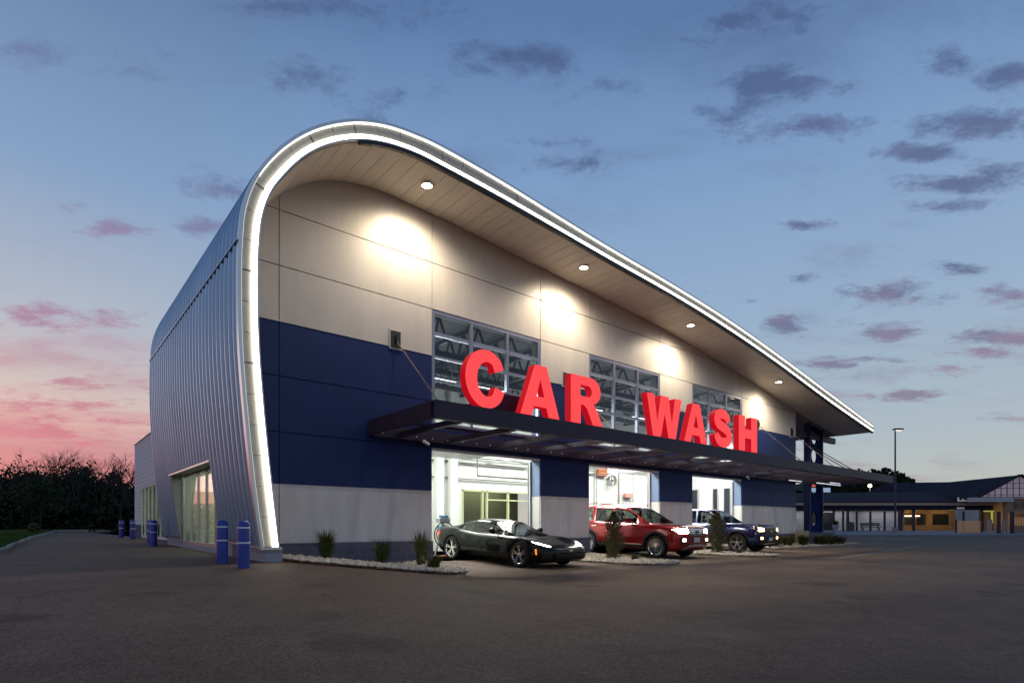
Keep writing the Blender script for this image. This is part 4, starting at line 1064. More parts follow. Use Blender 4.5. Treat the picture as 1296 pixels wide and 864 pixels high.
# left tree line (px column, depth, height, width)
TL = [(2,66,6.4,6),(22,70,6.0,6),(45,64,6.6,6),(68,72,6.9,7),(92,66,6.3,6),(112,70,8.7,4.6),(132,66,6.2,6),(150,72,6.2,6),(165,66,5.8,6),(182,70,6,6),(-18,68,6,7),(30,58,4.2,6)]
TLL = ['leafy tree at the far left edge of the picture', 'broad leafy tree second from the left edge', 'leafy tree behind the small shrub on the verge', 'wide leafy tree left of the bare branches',
       'rounded leafy tree just left of the tallest one', 'tallest leafy tree, standing clear above the left tree line', 'leafy tree just right of the tallest one', 'leafy tree between the bare trees near the annex',
       'leafy tree beside the white annex corner', 'leafy tree half hidden behind the white annex', 'leafy tree mostly cut off by the left picture edge', 'lower leafy tree in front of the left tree line']
for i, ((px_, dp, h, w), lb) in enumerate(zip(TL, TLL)):
    tree(L_at(px_, dp), dp, h-.7 if i != 5 else h, w, 30+i, lb, leafn=5200, leaf=.25, m=M_leaf if i % 3 else M_leaf2)
for i, (px_, dp, h, lb) in enumerate([(40,62,7.4,'bare tree rising behind the verge shrub'), (60,60,7.6,'bare tree with fine twigs left of the tallest tree'), (78,62,7.8,'bare twiggy tree second left of the tallest tree'), (95,60,6.9,'bare tree touching the tallest leafy tree'),
        (128,60,7.2,'bare tree just right of the tallest leafy tree'), (153,56,7.2,'large bare tree beside the white annex'), (162,60,6.9,'smaller bare tree nearest the white annex')]):
    bare(L_at(px_, dp), dp, h*1.22, 60+i, lb)
# hedge bank behind the lot's far end
rr = np.random.default_rng(5); n = 16000
la = rr.uniform(-64, -26, n); dd = rr.uniform(56, 62, n); hz = 3.3*np.sqrt(rr.random(n))*(.75+.35*np.sin(la*1.7)*np.sin(la*.6+1))
P3 = np.stack([CC*la+CS*dd, -CS*la+CC*dd, .45+hz], 1); P3 = P3[(P3[:,1] > 55)]
V, F = leaf_quads(P3, .38, seed=9); tag(mesh_np('hedge_bank', V, F, M_leaf), 'dark dense undergrowth along the far end of the lot', 'undergrowth', kind='stuff')
b = MB(); q = [cam2w(-75, 57.5), cam2w(-24, 57.5), cam2w(-24, 90), cam2w(-75, 90)]
b.add([(*q[0],.3),(*q[1],.3),(*q[2],4.2),(*q[3],4.2)], [(0,1,2,3)]); tag(b.build('bank', mat('dark_bank', (.012,.018,.012), .95, noise=(.5,.6,1.3))), kind='structure')

# grass verge on the left
def verge_x(y): return -.62 + (y-20)*.046 if y > 17 else -.62 - (17-y)*.12
b = MB(); Y = [4+1.5*i for i in range(46)]
for y in Y:
    xr = verge_x(y)+.05*math.sin(y*1.3); 
    for dx, dz in ((0,-.05),(0,.09),(-.6,.12),(-3,.16),(-14,.3)): b.v.append((xr+dx, y, ground_z(xr, y)+dz))
for j in range(len(Y)-1):
    for i in range(4): b.f.append((j*5+i, j*5+i+1, j*5+i+6, j*5+i+5))
tag(b.build('grass_verge', mat('verge_turf', (.035,.075,.018), .95, noise=(3,.6,1.4), bump=(60,.8,.03)), smooth=True), kind='structure')
n = 16000; yy = 10+62*rr.random(n)**1.2; off = 2.6*rr.random(n)**1.3
bx_ = np.array([verge_x(y) for y in yy])-off-.04; bz = np.array([ground_z(verge_x(y), y) for y in yy])+.10+.03*off
hh = .05+.07*rr.random(n); ang = rr.random(n)*6.28; wx, wy = np.cos(ang)*.014, np.sin(ang)*.014; lx, ly = rr.normal(size=n)*.03, rr.normal(size=n)*.03
V = np.stack([np.stack([bx_-wx, yy-wy, bz],1), np.stack([bx_+wx, yy+wy, bz],1), np.stack([bx_+lx, yy+ly, bz+hh],1)], 1).reshape(-1,3)
tag(mesh_np('grass', V, np.arange(n*3).reshape(-1,3), M_grass), 'short green grass on the left verge', 'grass', kind='stuff')
b = MB()
for j in range(10, 45):
    y = Y[j]; a = verge_x(y)+.07+.05*math.sin(y*1.3); c = verge_x(Y[j]+1.48)+.07+.05*math.sin((y+1.48)*1.3)
    b.add([(a-.07,y,ground_z(a,y)-.05),(a+.07,y,ground_z(a,y)-.05),(c+.07,y+1.48,ground_z(c,y+1.5)-.05),(c-.07,y+1.48,ground_z(c,y+1.5)-.05),(a-.07,y,ground_z(a,y)+.1),(a+.06,y,ground_z(a,y)+.1),(c+.06,y+1.48,ground_z(c,y+1.5)+.1),(c-.07,y+1.48,ground_z(c,y+1.5)+.1)],
          [(0,3,2,1),(4,5,6,7),(0,1,5,4),(1,2,6,5),(2,3,7,6),(3,0,4,7)])
b.box((1.6, 69.5, .5), (14, 69.8, .78))
M_conc = mat('concrete', (.28,.27,.26), .85, noise=(3,.8,1.15), bump=(30,.2,.004))
tag(b.build('kerb', M_conc, bevel=.012), kind='structure')
x, y = cam2w(L_at(45, 33), 33)
t = thing('verge_shrub', 'small rounded yellow green shrub on the left grass verge', 'shrub', (x-.1, y, ground_z(x,y)+.1)); rr = np.random.default_rng(3)
p = rr.normal(size=(900,3)); p /= np.linalg.norm(p,axis=1)[:,None]; p *= (.28*rr.random(900)**.4)[:,None]; p[:,2] = p[:,2]*1.1+.33
V, F = leaf_quads(p, .06, seed=2); mesh_np('foliage', V, F, leaf_mat('verge_shrub_leaf', (.05,.06,.015), (.12,.12,.04), 6), t)
b = MB(); b.tube([(0,0,-.05),(0,0,.3)], .02, 6); b.build('stem', M_bark, t)
for i, (px_, lb) in enumerate(((46, 'thin young tree trunk leaning above the verge shrub'), (57, 'thin young tree just right of the verge shrub'))):
    x, y = cam2w(L_at(px_, 36), 36); x -= .25; t = thing('young_tree', lb, 'tree', (x, y, ground_z(x,y)+.1)); r2 = np.random.default_rng(70+i)
    b = MB(); b.tube([(0,0,-.1),(.05,0,1.2),(.25,.05,3.2)], [.06,.045,.02], 6)
    for k in range(5): branches(b, Vector((.02*k,0,1.1+.4*k)), Vector((r2.normal(),r2.normal(),1)).normalized(), .8, .02, 2, r2, 3, 3, .6)
    b.build('trunk', M_bark, t)
    p = np.array([(.15,0,2.6)]) + r2.normal(size=(700,3))*np.array([.6,.6,.6]); V, F = leaf_quads(p, .11, seed=i); mesh_np('crown', V, F, M_leaf2, t)

# ------------------------------------------------------------------ planting islands with gravel
def rock_np(n, fx, seed, size):
    r = np.random.default_rng(seed); base = np.array([(1,0,0),(-1,0,0),(0,1,0),(0,-1,0),(0,0,1),(0,0,-1)], float)
    fc = np.array([(0,2,4),(2,1,4),(1,3,4),(3,0,4),(2,0,5),(1,2,5),(3,1,5),(0,3,5)])
    V, F = [], []
    for k in range(n):
        x, y = fx(r); s = size*(.5+r.random()**2*1.3); v = base*s*(.6+.7*r.random((6,1)))*np.array([1,1,.65]); a = r.random()*6.28
        ca, sa = math.cos(a), math.sin(a); v = np.stack([v[:,0]*ca-v[:,1]*sa, v[:,0]*sa+v[:,1]*ca, v[:,2]], 1) + np.array([x, y, ground_z(x,y)+.05+s*.3])
        V.append(v); F.append(fc+6*k)
    return np.concatenate(V), np.concatenate(F)
def island(a, bnd, tip, seed, n, lab, skew=0.):
    cx = (a+bnd)/2; r = (bnd-a)/2; pts = [(bnd, 14.0)] + [(cx+r*math.cos(q)+skew, tip+r*1.1-r*1.1*math.sin(q)) for q in np.linspace(0, math.pi, 14)] + [(a, 14.0)]
    def inside(x, y):
        if y > tip+r*1.1: return a < x-skew*(14-y)/(14-tip) < bnd
        dx = (x-skew-cx)/r; dy = (tip+r*1.1-y)/(r*1.1); return dx*dx+dy*dy < 1
    bb = MB(); bb.prism(pts, -.02, .045, 'z')
    tag(bb.build('gravel_bed', M_grav, bevel=.015), kind='structure')
    def fx(rg):
        while True:
            x, y = rg.uniform(a-.1+min(0,skew), bnd+.1+max(0,skew)), rg.uniform(tip, 14)
            if inside(x, y): return x, y
    V, F = rock_np(n, fx, seed, .05)
    tag(mesh_np('gravel', V, F, mat('pebbles', (.56,.49,.40), .85, noise=(11,.25,1.45))), lab, 'gravel', kind='stuff')
island(4.2, 8.4, 10.2, 1, 5200, 'pale gravel in the planted bed left of the sports car')
island(13.3, 15.3, 9.7, 2, 3000, 'pale gravel tongue between the sports car and the red suv')
island(20.0, 22.0, 9.8, 3, 3000, 'pale gravel tongue between the red suv and the blue pickup')
bb = MB(); pts = [(26.7,14.0),(26.7,13.2),(27.6,12.75),(30,12.6),(37.6,12.6),(38.4,13.0),(38.6,14)]
bb.prism(pts, -.02, .05, 'z'); tag(bb.build('gravel_bed', M_grav, bevel=.015), kind='structure')
V, F = rock_np(2600, lambda r: (r.uniform(26.9,38.3), r.uniform(12.75,13.95)), 4, .04)
tag(mesh_np('gravel', V, F, MATS['pebbles']), 'pale gravel strip along the right end of the front wall', 'gravel', kind='stuff')
def tuft(name, label, x, y, h, n, seed, m, group=None, spread=.25, w=.014, cat='plant'):
    r = np.random.default_rng(seed); t = np.zeros((n,3)); a = r.random(n)*6.28; bs = r.random(n)*spread*.4
    p0 = np.stack([bs*np.cos(a), bs*np.sin(a), np.zeros(n)],1); hh_ = h*(.5+.6*r.random(n)); lean = spread*(.3+r.random(n))
    p1 = p0 + np.stack([lean*np.cos(a)*.35, lean*np.sin(a)*.35, hh_*.6],1); p2 = p0 + np.stack([lean*np.cos(a), lean*np.sin(a), hh_],1)
    s = np.stack([-np.sin(a), np.cos(a), np.zeros(n)],1)*w
    V = np.stack([p0-s, p0+s, p1+s*.8, p1-s*.8, p2], 1).reshape(-1,3); F = []
    me = bpy.data.meshes.new(name); fs = []
    for k in range(n): fs += [(5*k,5*k+1,5*k+2,5*k+3),(5*k+3,5*k+2,5*k+4)]
    me.from_pydata(V.tolist(), [], fs); o = link(name, me, m, loc=(x, y, ground_z(x,y)+.04))
    return tag(o, label, cat, group)
M_og = leaf_mat('ornamental_grass', (.05,.06,.02), (.16,.15,.06), 8)
tuft('ornamental_grass', 'green grass clump nearest the lit shell leg, against the dark block plinth', 5.4, 13.3, .75, 220, 1, M_shrub, 'plants in the gravel beds')
tuft('ornamental_grass', 'low green grass clump in the middle of the left gravel bed', 6.6, 12.8, .65, 240, 2, M_shrub, 'plants in the gravel beds')
tuft('ornamental_grass', 'tall straw coloured grass clump near the first bay doorway', 7.9, 13.1, .95, 260, 3, M_og, 'plants in the gravel beds')
tuft('ornamental_grass', 'small green grass clump at the front of the left gravel bed', 7.2, 11.4, .35, 140, 4, M_shrub, 'plants in the gravel beds')
tuft('ornamental_grass', 'tiny green clump on the gravel before the red suv', 14.75, 11.4, .20, 110, 5, M_shrub, 'plants in the gravel beds', .22)
tuft('ornamental_grass', 'tiny green clump on the gravel before the blue pickup', 21.1, 11.3, .20, 110, 6, M_shrub, 'plants in the gravel beds', .22)
for i, (x, y, h, m_, lb) in enumerate([(27.6,13.3,.5,M_shrub,'leafy green clump just right of the blue pickup nose'),(28.5,13.4,.55,M_og,'reddish grass clump second right of the blue pickup'),(29.9,13.4,.6,M_og,'thin grass clump alone before the plinth'),
        (31.3,13.2,.6,M_shrub,'leafy clump left of the tan stone block'),(33.3,13.2,.55,M_shrub,'leafy clump directly right of the tan stone block'),(34.2,13.2,.6,M_og,'grass clump second right of the tan stone block'),(35.2,13.3,.6,M_shrub,'leafy clump third right of the tan stone block'),(36.2,13.2,.5,M_og,'grass clump at the right end of the gravel strip')]):
    tuft('flower_clump', lb, x, y, h, 260, 10+i, m_, 'plants along the right gravel strip', .4, .02)
def juniper(x, y, h, w, seed, label):
    r = np.random.default_rng(seed); t = thing('juniper', label, 'shrub', (x, y, ground_z(x,y)+.04), 0, 'upright junipers in the gravel tongues')
    b = MB(); b.tube([(0,0,-.05),(.02,0,h*.5),(0,0,h*.9)], [.03,.02,.008], 6)
    for k in range(14):
        a = r.random()*6.28; z = h*(.12+.6*r.random()); b.tube([(0,0,z),(w*.3*math.cos(a),w*.3*math.sin(a),z+h*.12)], [.01,.004], 4)
    b.build('trunk', M_bark, t)
    n = 3000; zf = r.random(n)**.85; rad = w*.5*np.sqrt(r.random(n))*np.clip(np.sin(np.pi*(.16+.80*zf))**.8, .05, 1)*(1+.25*np.sin(zf*17+seed)+.15*r.normal(size=n)); a = r.random(n)*6.28
    keep = (np.sin(a*3+zf*9+seed)+r.random(n)*1.8) > -.3; zf, rad, a = zf[keep], rad[keep], a[keep]; n = len(zf)
    c = np.stack([rad*np.cos(a), rad*np.sin(a), .06+h*.95*zf],1); d = np.stack([np.cos(a)*.35, np.sin(a)*.35, np.ones(n)],1)+r.normal(size=(n,3))*.35; d /= np.linalg.norm(d,axis=1)[:,None]
    e = np.cross(d, r.normal(size=(n,3))); e /= np.linalg.norm(e,axis=1)[:,None]; L = (.035+.05*r.random(n))[:,None]
    V = np.stack([c-d*L, c+e*.011, c+d*L, c-e*.011],1).reshape(-1,3); mesh_np('foliage', V, np.arange(n*4).reshape(-1,4), M_jun, t)
juniper(14.45, 12.05, 1.58, .62, 1, 'upright brown green juniper standing in front of the red suv')
juniper(20.5, 11.9, 1.62, .66, 2, 'upright brown green juniper standing in front of the blue pickup')
b = MB(); b.box((-.30,-.25,-.02),(.30,.25,.88)); x, y = 31.95, 13.55
o = b.build('stone_block', mat('tan_stone', (.36,.30,.22), .85, noise=(12,.75,1.2), bump=(20,.5,.01)), bevel=.02, loc=(x, y, .0)); tag(o, 'tan stone block standing at the right corner of the plinth', 'stone block')

# ------------------------------------------------------------------ low retail building and others on the right
def root_at(name, label, cat, lat, dep, z=0, group=None):
    x, y = cam2w(lat, dep); t = thing(name, label, cat, (x, y, z), YAW, group); return t
BZ = .52
D = 60.; 
low = root_at('retail_building', 'long low retail building with dark roof and posts under its eaves', 'building', 26, D)
M_roof = mat('dark_roof', (.014,.015,.032), .85, spec=.15, noise=(1.5,.8,1.2,(1,1,1)), bump=(20,.3,.02))
M_siding = mat('grey_siding', (.42,.42,.43), .7, noise=(2,.9,1.1))
M_tan = mat('tan_fascia', (.36,.27,.22), .6)
b = MB(); b.box((2,2,BZ),(16.4,2.25,3.2)); b.build('wall', M_siding, low)
b = MB(); 
for k in range(9): b.box((2,1.97,BZ+.25+.28*k),(16.4,1.998,BZ+.262+.28*k))
b.build('siding_lap', M_joint, low)
b = MB(); b.add([(-2,0,3.66),(24.6,0,3.74),(24.6,7,5.15),(-2,7,4.9),(-2,0,3.60),(24.6,0,3.68),(24.6,7,5.0),(-2,7,4.8)],[(0,1,2,3),(7,6,5,4),(0,4,5,1),(1,5,6,2),(2,6,7,3),(3,7,4,0)]); b.build('roof', M_roof, low)
b = MB(); b.box((-2,-.03,3.30),(25,.02,3.56)); b.build('fascia', M_tan, low)
b = MB(); b.box((-2,-.05,3.565),(25,.02,3.655)); b.build('gutter', mat('dark_red_gutter', (.05,.008,.01), .5), low)
b = MB(); b.box((-2,.03,2.86),(24.4,2.3,3.29)); b.build('soffit', M_roof, low)
b = MB(); b.box((16.4,5,BZ),(24.4,5.2,3.2)); b.box((16.4,2,BZ),(16.6,5,3.2)); b.build('lit_porch_wall', mat('orange_tan_wall', (.36,.24,.14), .7, noise=(1.5,.7,1.2)), low)
for (a0, a1, z0, z1) in ((4.0,4.8,1.5,2.55),(6.4,7.05,1.5,2.55)):
    b = MB(); b.box((a0,1.93,z0),(a1,1.965,z1)); o = b.build('window', mat('dark_pane', (.02,.025,.03), .15), low)
    b = MB(); b.box((a0-.05,1.90,z0-.05),(a0,1.96,z1+.05)); b.box((a1,1.90,z0-.05),(a1+.05,1.96,z1+.05)); b.box((a0,1.90,z1),(a1,1.96,z1+.05)); b.build('frame', M_joint, o)
b = MB(); b.box((7.6,1.93,BZ+.05),(8.75,1.965,2.6)); o = b.build('door', MATS['dark_pane'], low); b = MB(); b.box((7.5,1.9,BZ),(7.6,1.96,2.7)); b.box((8.75,1.9,BZ),(8.85,1.96,2.7)); b.box((7.5,1.9,2.6),(8.85,1.96,2.7)); b.build('frame', M_tape, o)
b = MB(); b.box((4.62,1.91,1.55),(4.68,1.93,2.5)); b.build('window_lamp', emis('warm_strip', (1,.75,.4), 1.5), low)
for (a0, a1) in ((17.5,19.6),(20.0,21.0),(21.9,23.6)):
    b = MB(); b.box((a0,4.9,1.3),(a1,4.98,2.5)); b.build('window', MATS['dark_pane'], low)
for px_, w in ((1057,.16),(1075,.2),(1143,.2),(1158.7,.22),(1245.5,.3),(1257.7,.26)):
    x_ = (px_-648)*.083-26; b = MB(); b.box((x_-w/2,.2,BZ-.05),(x_+w/2,.2+w,3.3)); b.build('porch_post', M_canopy, low)
# illegible white lettering on the roof
b = MB(); x_ = (1211-648)*.083-26
for k, (wd, hg) in enumerate(((.14,.42),(.08,.14),(.10,.14),(.14,.34),(.09,.16),(.10,.18))): b.box((x_+.16*k, -.12, 3.70), (x_+.16*k+wd, -.06, 3.70+hg))
b.box((x_+.05,-.12,3.70),(x_+.9,-.07,3.74))
b.build('roof_lettering', emis('white_letter', (.4,.4,.45), .35), low)
b = MB(); b.box((x_,.01,2.9),(x_+.8,.025,3.1)); b.build('porch_sign', emis('porch_sign', (.4,.4,.45), .25), low)
lamp('porch_light', 'POINT', (18.5, 3.2, 2.6), 60, (1,.55,.2), parent=low, shadow_soft_size=.2)
lamp('porch_light', 'POINT', (22.6, 3.2, 2.6), 50, (1,.7,.3), parent=low, shadow_soft_size=.2)
for x_ in (4, 9, 14): lamp('siding_fill', 'AREA', (x_, 1.2, 2.8), 26, (.95,.96,1), parent=low, shape='RECTANGLE', size=4, size_y=.6)  # added fill that brightens the siding under the eaves
b = MB(); b.box((18.0,4.7,2.2),(20.2,4.8,2.32)); b.build('tube_lamp', emis('porch_tube', (1,.75,.45), 3), low)
hb = root_at('hall_building', 'higher dark roofed building rising behind the low retail building', 'building', 50, 72)
b = MB(); b.add([(1.0,0,4.3),(17,0,4.3),(17,8,7.35),(2.3,8,7.15)],[(0,1,2,3)]); b.add([(17,8,7.35),(2.3,8,7.15),(1,16,4.3),(17,16,4.3)],[(0,1,2,3)]); b.add([(1,0,4.3),(2.3,8,7.15),(1,16,4.3)],[(0,1,2)]); b.build('roof', M_roof, hb)
b = MB(); b.box((1.2,.3,.3),(17,15.7,4.3)); b.build('wall', M_siding, hb)
gb = root_at('gabled_pavilion', 'pavilion with glazed gable and tan walls at the right picture edge', 'building', 51.5, 58)
M_gpane = mat('gable_pane_glow', (.55, .47, .54), .3, noise=(.8,.6,1.2), emit=(.6,.45,.5), estr=.12)  # slight emission put in to lighten the panes
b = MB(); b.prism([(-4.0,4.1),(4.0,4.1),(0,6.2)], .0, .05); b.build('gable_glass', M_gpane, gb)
b = MB()
for k in range(-6, 7):
    x_ = k*.62; top = 6.2-abs(x_)*.525
    if top > 4.2: b.box((x_-.03,-.03,4.1),(x_+.03,-.003,top))
for z_ in (4.3, 4.95, 5.45):
    hw = (6.2-z_)/.525; b.box((-hw,-.032,z_-.02),(hw,-.0035,z_+.02))
b.build('mullion_grid', M_canopy, gb)
b = MB(); b.bar((-4.4,-.1,3.98),(0,-.1,6.32),.5,.09); b.bar((4.4,-.1,3.98),(0,-.1,6.32),.5,.09); 
b.add([(-4.4,0,3.98),(0,0,6.3),(0,9,6.3),(-4.4,9,3.98)],[(0,1,2,3)]); b.add([(4.4,0,3.98),(0,0,6.3),(0,9,6.3),(4.4,9,3.98)],[(0,1,2,3)]); b.build('roof', M_roof, gb)
b = MB(); b.box((-1.4,.1,2.5),(6,.3,4.0)); b.box((-1.4,.1,BZ),(-1.1,.3,2.5)); b.box((-1.1,3,BZ),(6,3.2,3.9)); b.build('wall', mat('tan_brown_wall', (.26,.17,.11), .7, noise=(2,.8,1.15)), gb)
b = MB(); b.box((-3.9,-.06,3.85),(6,.08,4.08)); b.box((-1.4,.02,2.42),(6,.098,2.52)); b.build('beam', M_tan, gb)
b = MB(); b.box((-.4,.05,2.9),(.1,.09,3.6)); b.box((.35,.05,2.9),(.85,.09,3.6)); b.build('window', MATS['dark_pane'], gb)
b = MB(); b.box((-5.3,-.5,3.55),(-1.0,.0,4.0)); b.build('white_awning', mat('white_awning_paint', (.4,.42,.44), .5), gb)
lamp('pavilion_light', 'POINT', (1.0, 1.6, 2.2), 40, (1,.7,.35), parent=gb, shadow_soft_size=.2)

def prop(name, label, cat, px_, dep, fn, group=None, z=None):
    lat = L_at(px_, dep); x, y = cam2w(lat, dep); r = root_at(name, label, cat, lat, dep, ground_z(x,y) if z is None else z, group); fn(r); return r
# posts, bench, bins
for i, (px_, lb) in enumerate(((1067,'thin dark post by the retail building door'),(1084.3,'second thin dark post from the building door'),(1101.6,'thin dark post before the bench'),(1119.6,'thin dark post just right of the bench'),(1138,'thin dark post beside the tall light pole'),(1219.5,'thin dark post left of the lit slatted gate'))):
    def f(r):
        b = MB(); b.box((-.07,-.07,0),(.07,.07,2.05)); b.build('shaft', M_canopy, r)
        b = MB(); b.box((-.16,-.16,0),(.16,.16,.12)); b.build('footing', M_conc, r, bevel=.02)
    prop('post', lb, 'post', px_, 56, f, 'thin posts before the retail building')
def bench(r):
    for zz, dy in ((.45,0),(.45,.14),(.62,.28),(.80,.30)):
        b = MB(); b.box((-1,dy-.05,zz),(1,dy+.05 if zz < .5 else dy-.01,zz+.06 if zz < .5 else zz+.12)); b.build('slat', M_canopy, r)
    for s in (-.8,.8):
        b = MB(); b.bar((s,0,0),(s,0,.45),.06,.06); b.bar((s,.28,0),(s,.30,.9),.06,.06); b.bar((s,0,.42),(s,.28,.42),.05,.05); b.build('leg', M_canopy, r)
prop('bench', 'dark slatted bench against the grey siding of the retail building', 'bench', 1103, 57.5, bench)
def bin_(r):
    b = MB(); b.box((-.26,-.26,0),(.26,.26,.85)); b.build('body', mat('brown_bin', (.07,.05,.045), .6), r, bevel=.03)
    b = MB(); b.box((-.28,-.28,.86),(.28,.28,.95)); b.box((-.1,-.1,.95),(.1,.1,1.0)); b.build('lid', M_canopy, r, bevel=.02)
prop('waste_bin', 'square brown waste bin between two thin posts', 'bin', 1076, 55, bin_)
def urn(r):
    b = MB(); b.lathe([(0,0),(.2,0),(.14,.08),(.12,.2),(.26,.45),(.3,.7),(.26,.74),(.22,.7),(0,.66)], n=20); b.build('bowl', mat('pale_urn', (.30,.32,.36), .6), r, smooth=True)
    p = np.random.default_rng(8).normal(size=(200,3))*.12+np.array([0,0,.85]); V, F = leaf_quads(p, .08, seed=4); mesh_np('plant', V, F, M_leaf2, r)
prop('planter_urn', 'pale planter urn in front of the dark shop door', 'planter', 1057.5, 54, urn)
def gate(r):
    b = MB()
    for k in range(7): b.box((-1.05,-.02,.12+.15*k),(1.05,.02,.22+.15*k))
    b.build('slats', mat('glowing_wood', (.50,.30,.16), .6, emit=(1,.5,.2), estr=.08), r)  # warm light on the slats put in as slight emission
    for s in (-1.1,1.1):
        b = MB(); b.box((s-.05,-.05,0),(s+.05,.05,1.25)); b.build('frame_post', M_canopy, r)
prop('slatted_gate', 'warm lit slatted wood gate below the porch', 'gate', 1226, 50, gate)
for i, (px_, h, w, lb) in enumerate(((1264,1.95,.2,'tall dark post at the left of the pavilion post row'),(1270,1.2,.12,'short pale post in the pavilion post row, leftmost'),(1275,1.2,.12,'short pale post in the middle of the pavilion row'),(1281,1.95,.22,'tall dark post at the right of the pavilion post row'),(1252.5,1.3,.25,'squat tan post beside the yellow lit opening'))):
    def f(r):
        b = MB(); b.box((-w/2,-w/2,0),(w/2,w/2,h)); b.build('shaft', M_canopy if h > 1.5 else M_tan, r, bevel=.01)
        b = MB(); b.box((-w*.8,-w*.8,0),(w*.8,w*.8,.1)); b.build('footing', M_conc, r)
    prop('bollard_post', lb, 'post', px_, 48, f)
def fence(r):
    for k in range(9):
        b = MB(); b.box((-.9+.22*k,-.03,.75),(-.8+.22*k,.03,1.45)); b.build('picket', MATS['glowing_wood'], r)
    b = MB()
    for k in range(4): b.box((-1,-.02,.05+.17*k),(1.2,.02,.19+.17*k))
    b.build('board_panel', mat('brown_boards', (.22,.15,.10), .7), r)
prop('board_fence', 'brown board fence with pickets at the right picture edge', 'fence', 1294, 49, fence)
def yframe(r):
    b = MB(); b.box((-.6,-.03,1.95),(.35,.03,2.05)); b.box((.1,-.03,.9),(.25,.03,1.95)); b.build('bars', emis('yellow_frame', (.55,.55,.08), .45), r)  # glow put into the bars as emission
prop('yellow_frame', 'small yellow bracket frame under the white awning', 'frame', 1253, 53, yframe)
# light pole
def pole(r):
    b = MB(); b.lathe([(.0,-.2),(.26,-.2),(.26,.55),(0,.55)], n=16); b.build('base', M_conc, r, smooth=True)
    b = MB(); b.tube([(0,0,.5),(0,0,9.1)], [.085,.06], 10); b.build('shaft', mat('pole_blue', (.03,.04,.11), .4, .4), r, smooth=True)
    b = MB(); b.box((-.12,-.2,9.05),(.62,.2,9.2)); h_ = b.build('lamp_head', M_canopy, r, bevel=.02)
    b = MB(); b.box((-.02,-.15,9.02),(.55,.15,9.049)); b.build('lens', emis('pole_lens', (1,.93,.75), 1.4), h_)
prop('light_pole', 'tall dark blue parking light pole with box lamp head', 'light pole', 1133, 50, pole)
def far_lamp(r):
    b = MB(); b.tube([(0,0,0),(0,0,7.6)], .1, 8); b.build('shaft', M_tape, r, smooth=True)
    b = MB(); b.lathe([(0,7.4),(.28,7.5),(.32,7.8),(.2,8.0),(0,8.05)], n=12); b.build('lamp_globe', emis('far_globe', (1,.8,.45), 9), r, smooth=True)
prop('street_lamp', 'distant warm street lamp shining above the retail roof', 'street lamp', 1101, 108, far_lamp, z=1.0)
def road_sign(r):
    b = MB(); b.box((-1.2,-.15,6.85),(-.5+1.2,.15,7.75)); b.build('red_panel', emis('sign_red', (.8,.12,.06), .7), r)
    b = MB(); b.box((-1.2,-.15,5.95),(2.2,.15,6.65)); b.build('white_panel', emis('sign_white', (.35,.45,.6), .6), r)
    for s in (-1.0,.6):
        b = MB(); b.box((s-.1,-.1,0),(s+.1,.1,6.9)); b.build('sign_post', M_canopy, r)
prop('roadside_sign', 'distant roadside sign with red panel above white panel', 'sign', 1033, 92, road_sign, z=.6)
def shed(r):
    b = MB(); b.box((-1.2,0,0),(1.9,3,6.2)); b.build('wall', M_siding, r)
    b = MB(); b.box((-1.3,-.1,6.2),(2.0,3,6.45)); b.build('parapet', emis('parapet_glow', (.4,.42,.45), .4), r)  # parapet brightness put in as emission
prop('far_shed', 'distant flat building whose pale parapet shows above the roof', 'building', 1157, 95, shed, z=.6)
# pavement in front of the shops
def pave(name, lat0, lat1, d0, d1, up, m):
    b = MB(); ns = 24
    for dd_ in (d0, (d0+d1)/2, d1):
        for k in range(ns+1):
            x, y = cam2w(lat0+(lat1-lat0)*k/ns, dd_); b.v.append((x, y, ground_z(x,y)+up))
    for k in range(ns+1):
        x, y = cam2w(lat0+(lat1-lat0)*k/ns, d0-.02); b.v.append((x, y, ground_z(x,y)-.05))
    for j in range(2):
        for k in range(ns): b.f.append((j*(ns+1)+k, j*(ns+1)+k+1, (j+1)*(ns+1)+k+1, (j+1)*(ns+1)+k))
    for k in range(ns): b.f.append((k, 3*(ns+1)+k, 3*(ns+1)+k+1, k+1))
    return tag(b.build(name, m), kind='structure')
pave('pavement', 20, 75, 45, 64, .12, mat('pavement_concrete', (.17,.18,.21), .8, noise=(1.2,.8,1.15)))
# painted bay lines
def line(p, q, w=.1):
    b = MB(); p, q = Vector((*p, 0)), Vector((*q, 0)); d = (q-p).normalized(); s = Vector((-d.y, d.x, 0))*w/2; n = 12
    for k in range(n+1):
        c = p+(q-p)*k/n
        for o in (c-s, c+s): b.v.append((o.x, o.y, ground_z(o.x, o.y)+.006))
    b.f = [(2*k,2*k+1,2*k+3,2*k+2) for k in range(n)]; return b
def W_(px_, py_): 
    dep = 1.15*723/(py_-665); return cam2w((px_-648)/723*dep, dep)
tag(line(W_(1059,706.5), W_(1160,691.5), .12).build('painted_line', mat('worn_paint', (.32,.31,.30), .7, noise=(8,.3,1.2))), kind='structure')
tag(line((30, 12.45), (41, 12.45), .14).build('painted_edge', MATS['worn_paint']), kind='structure')

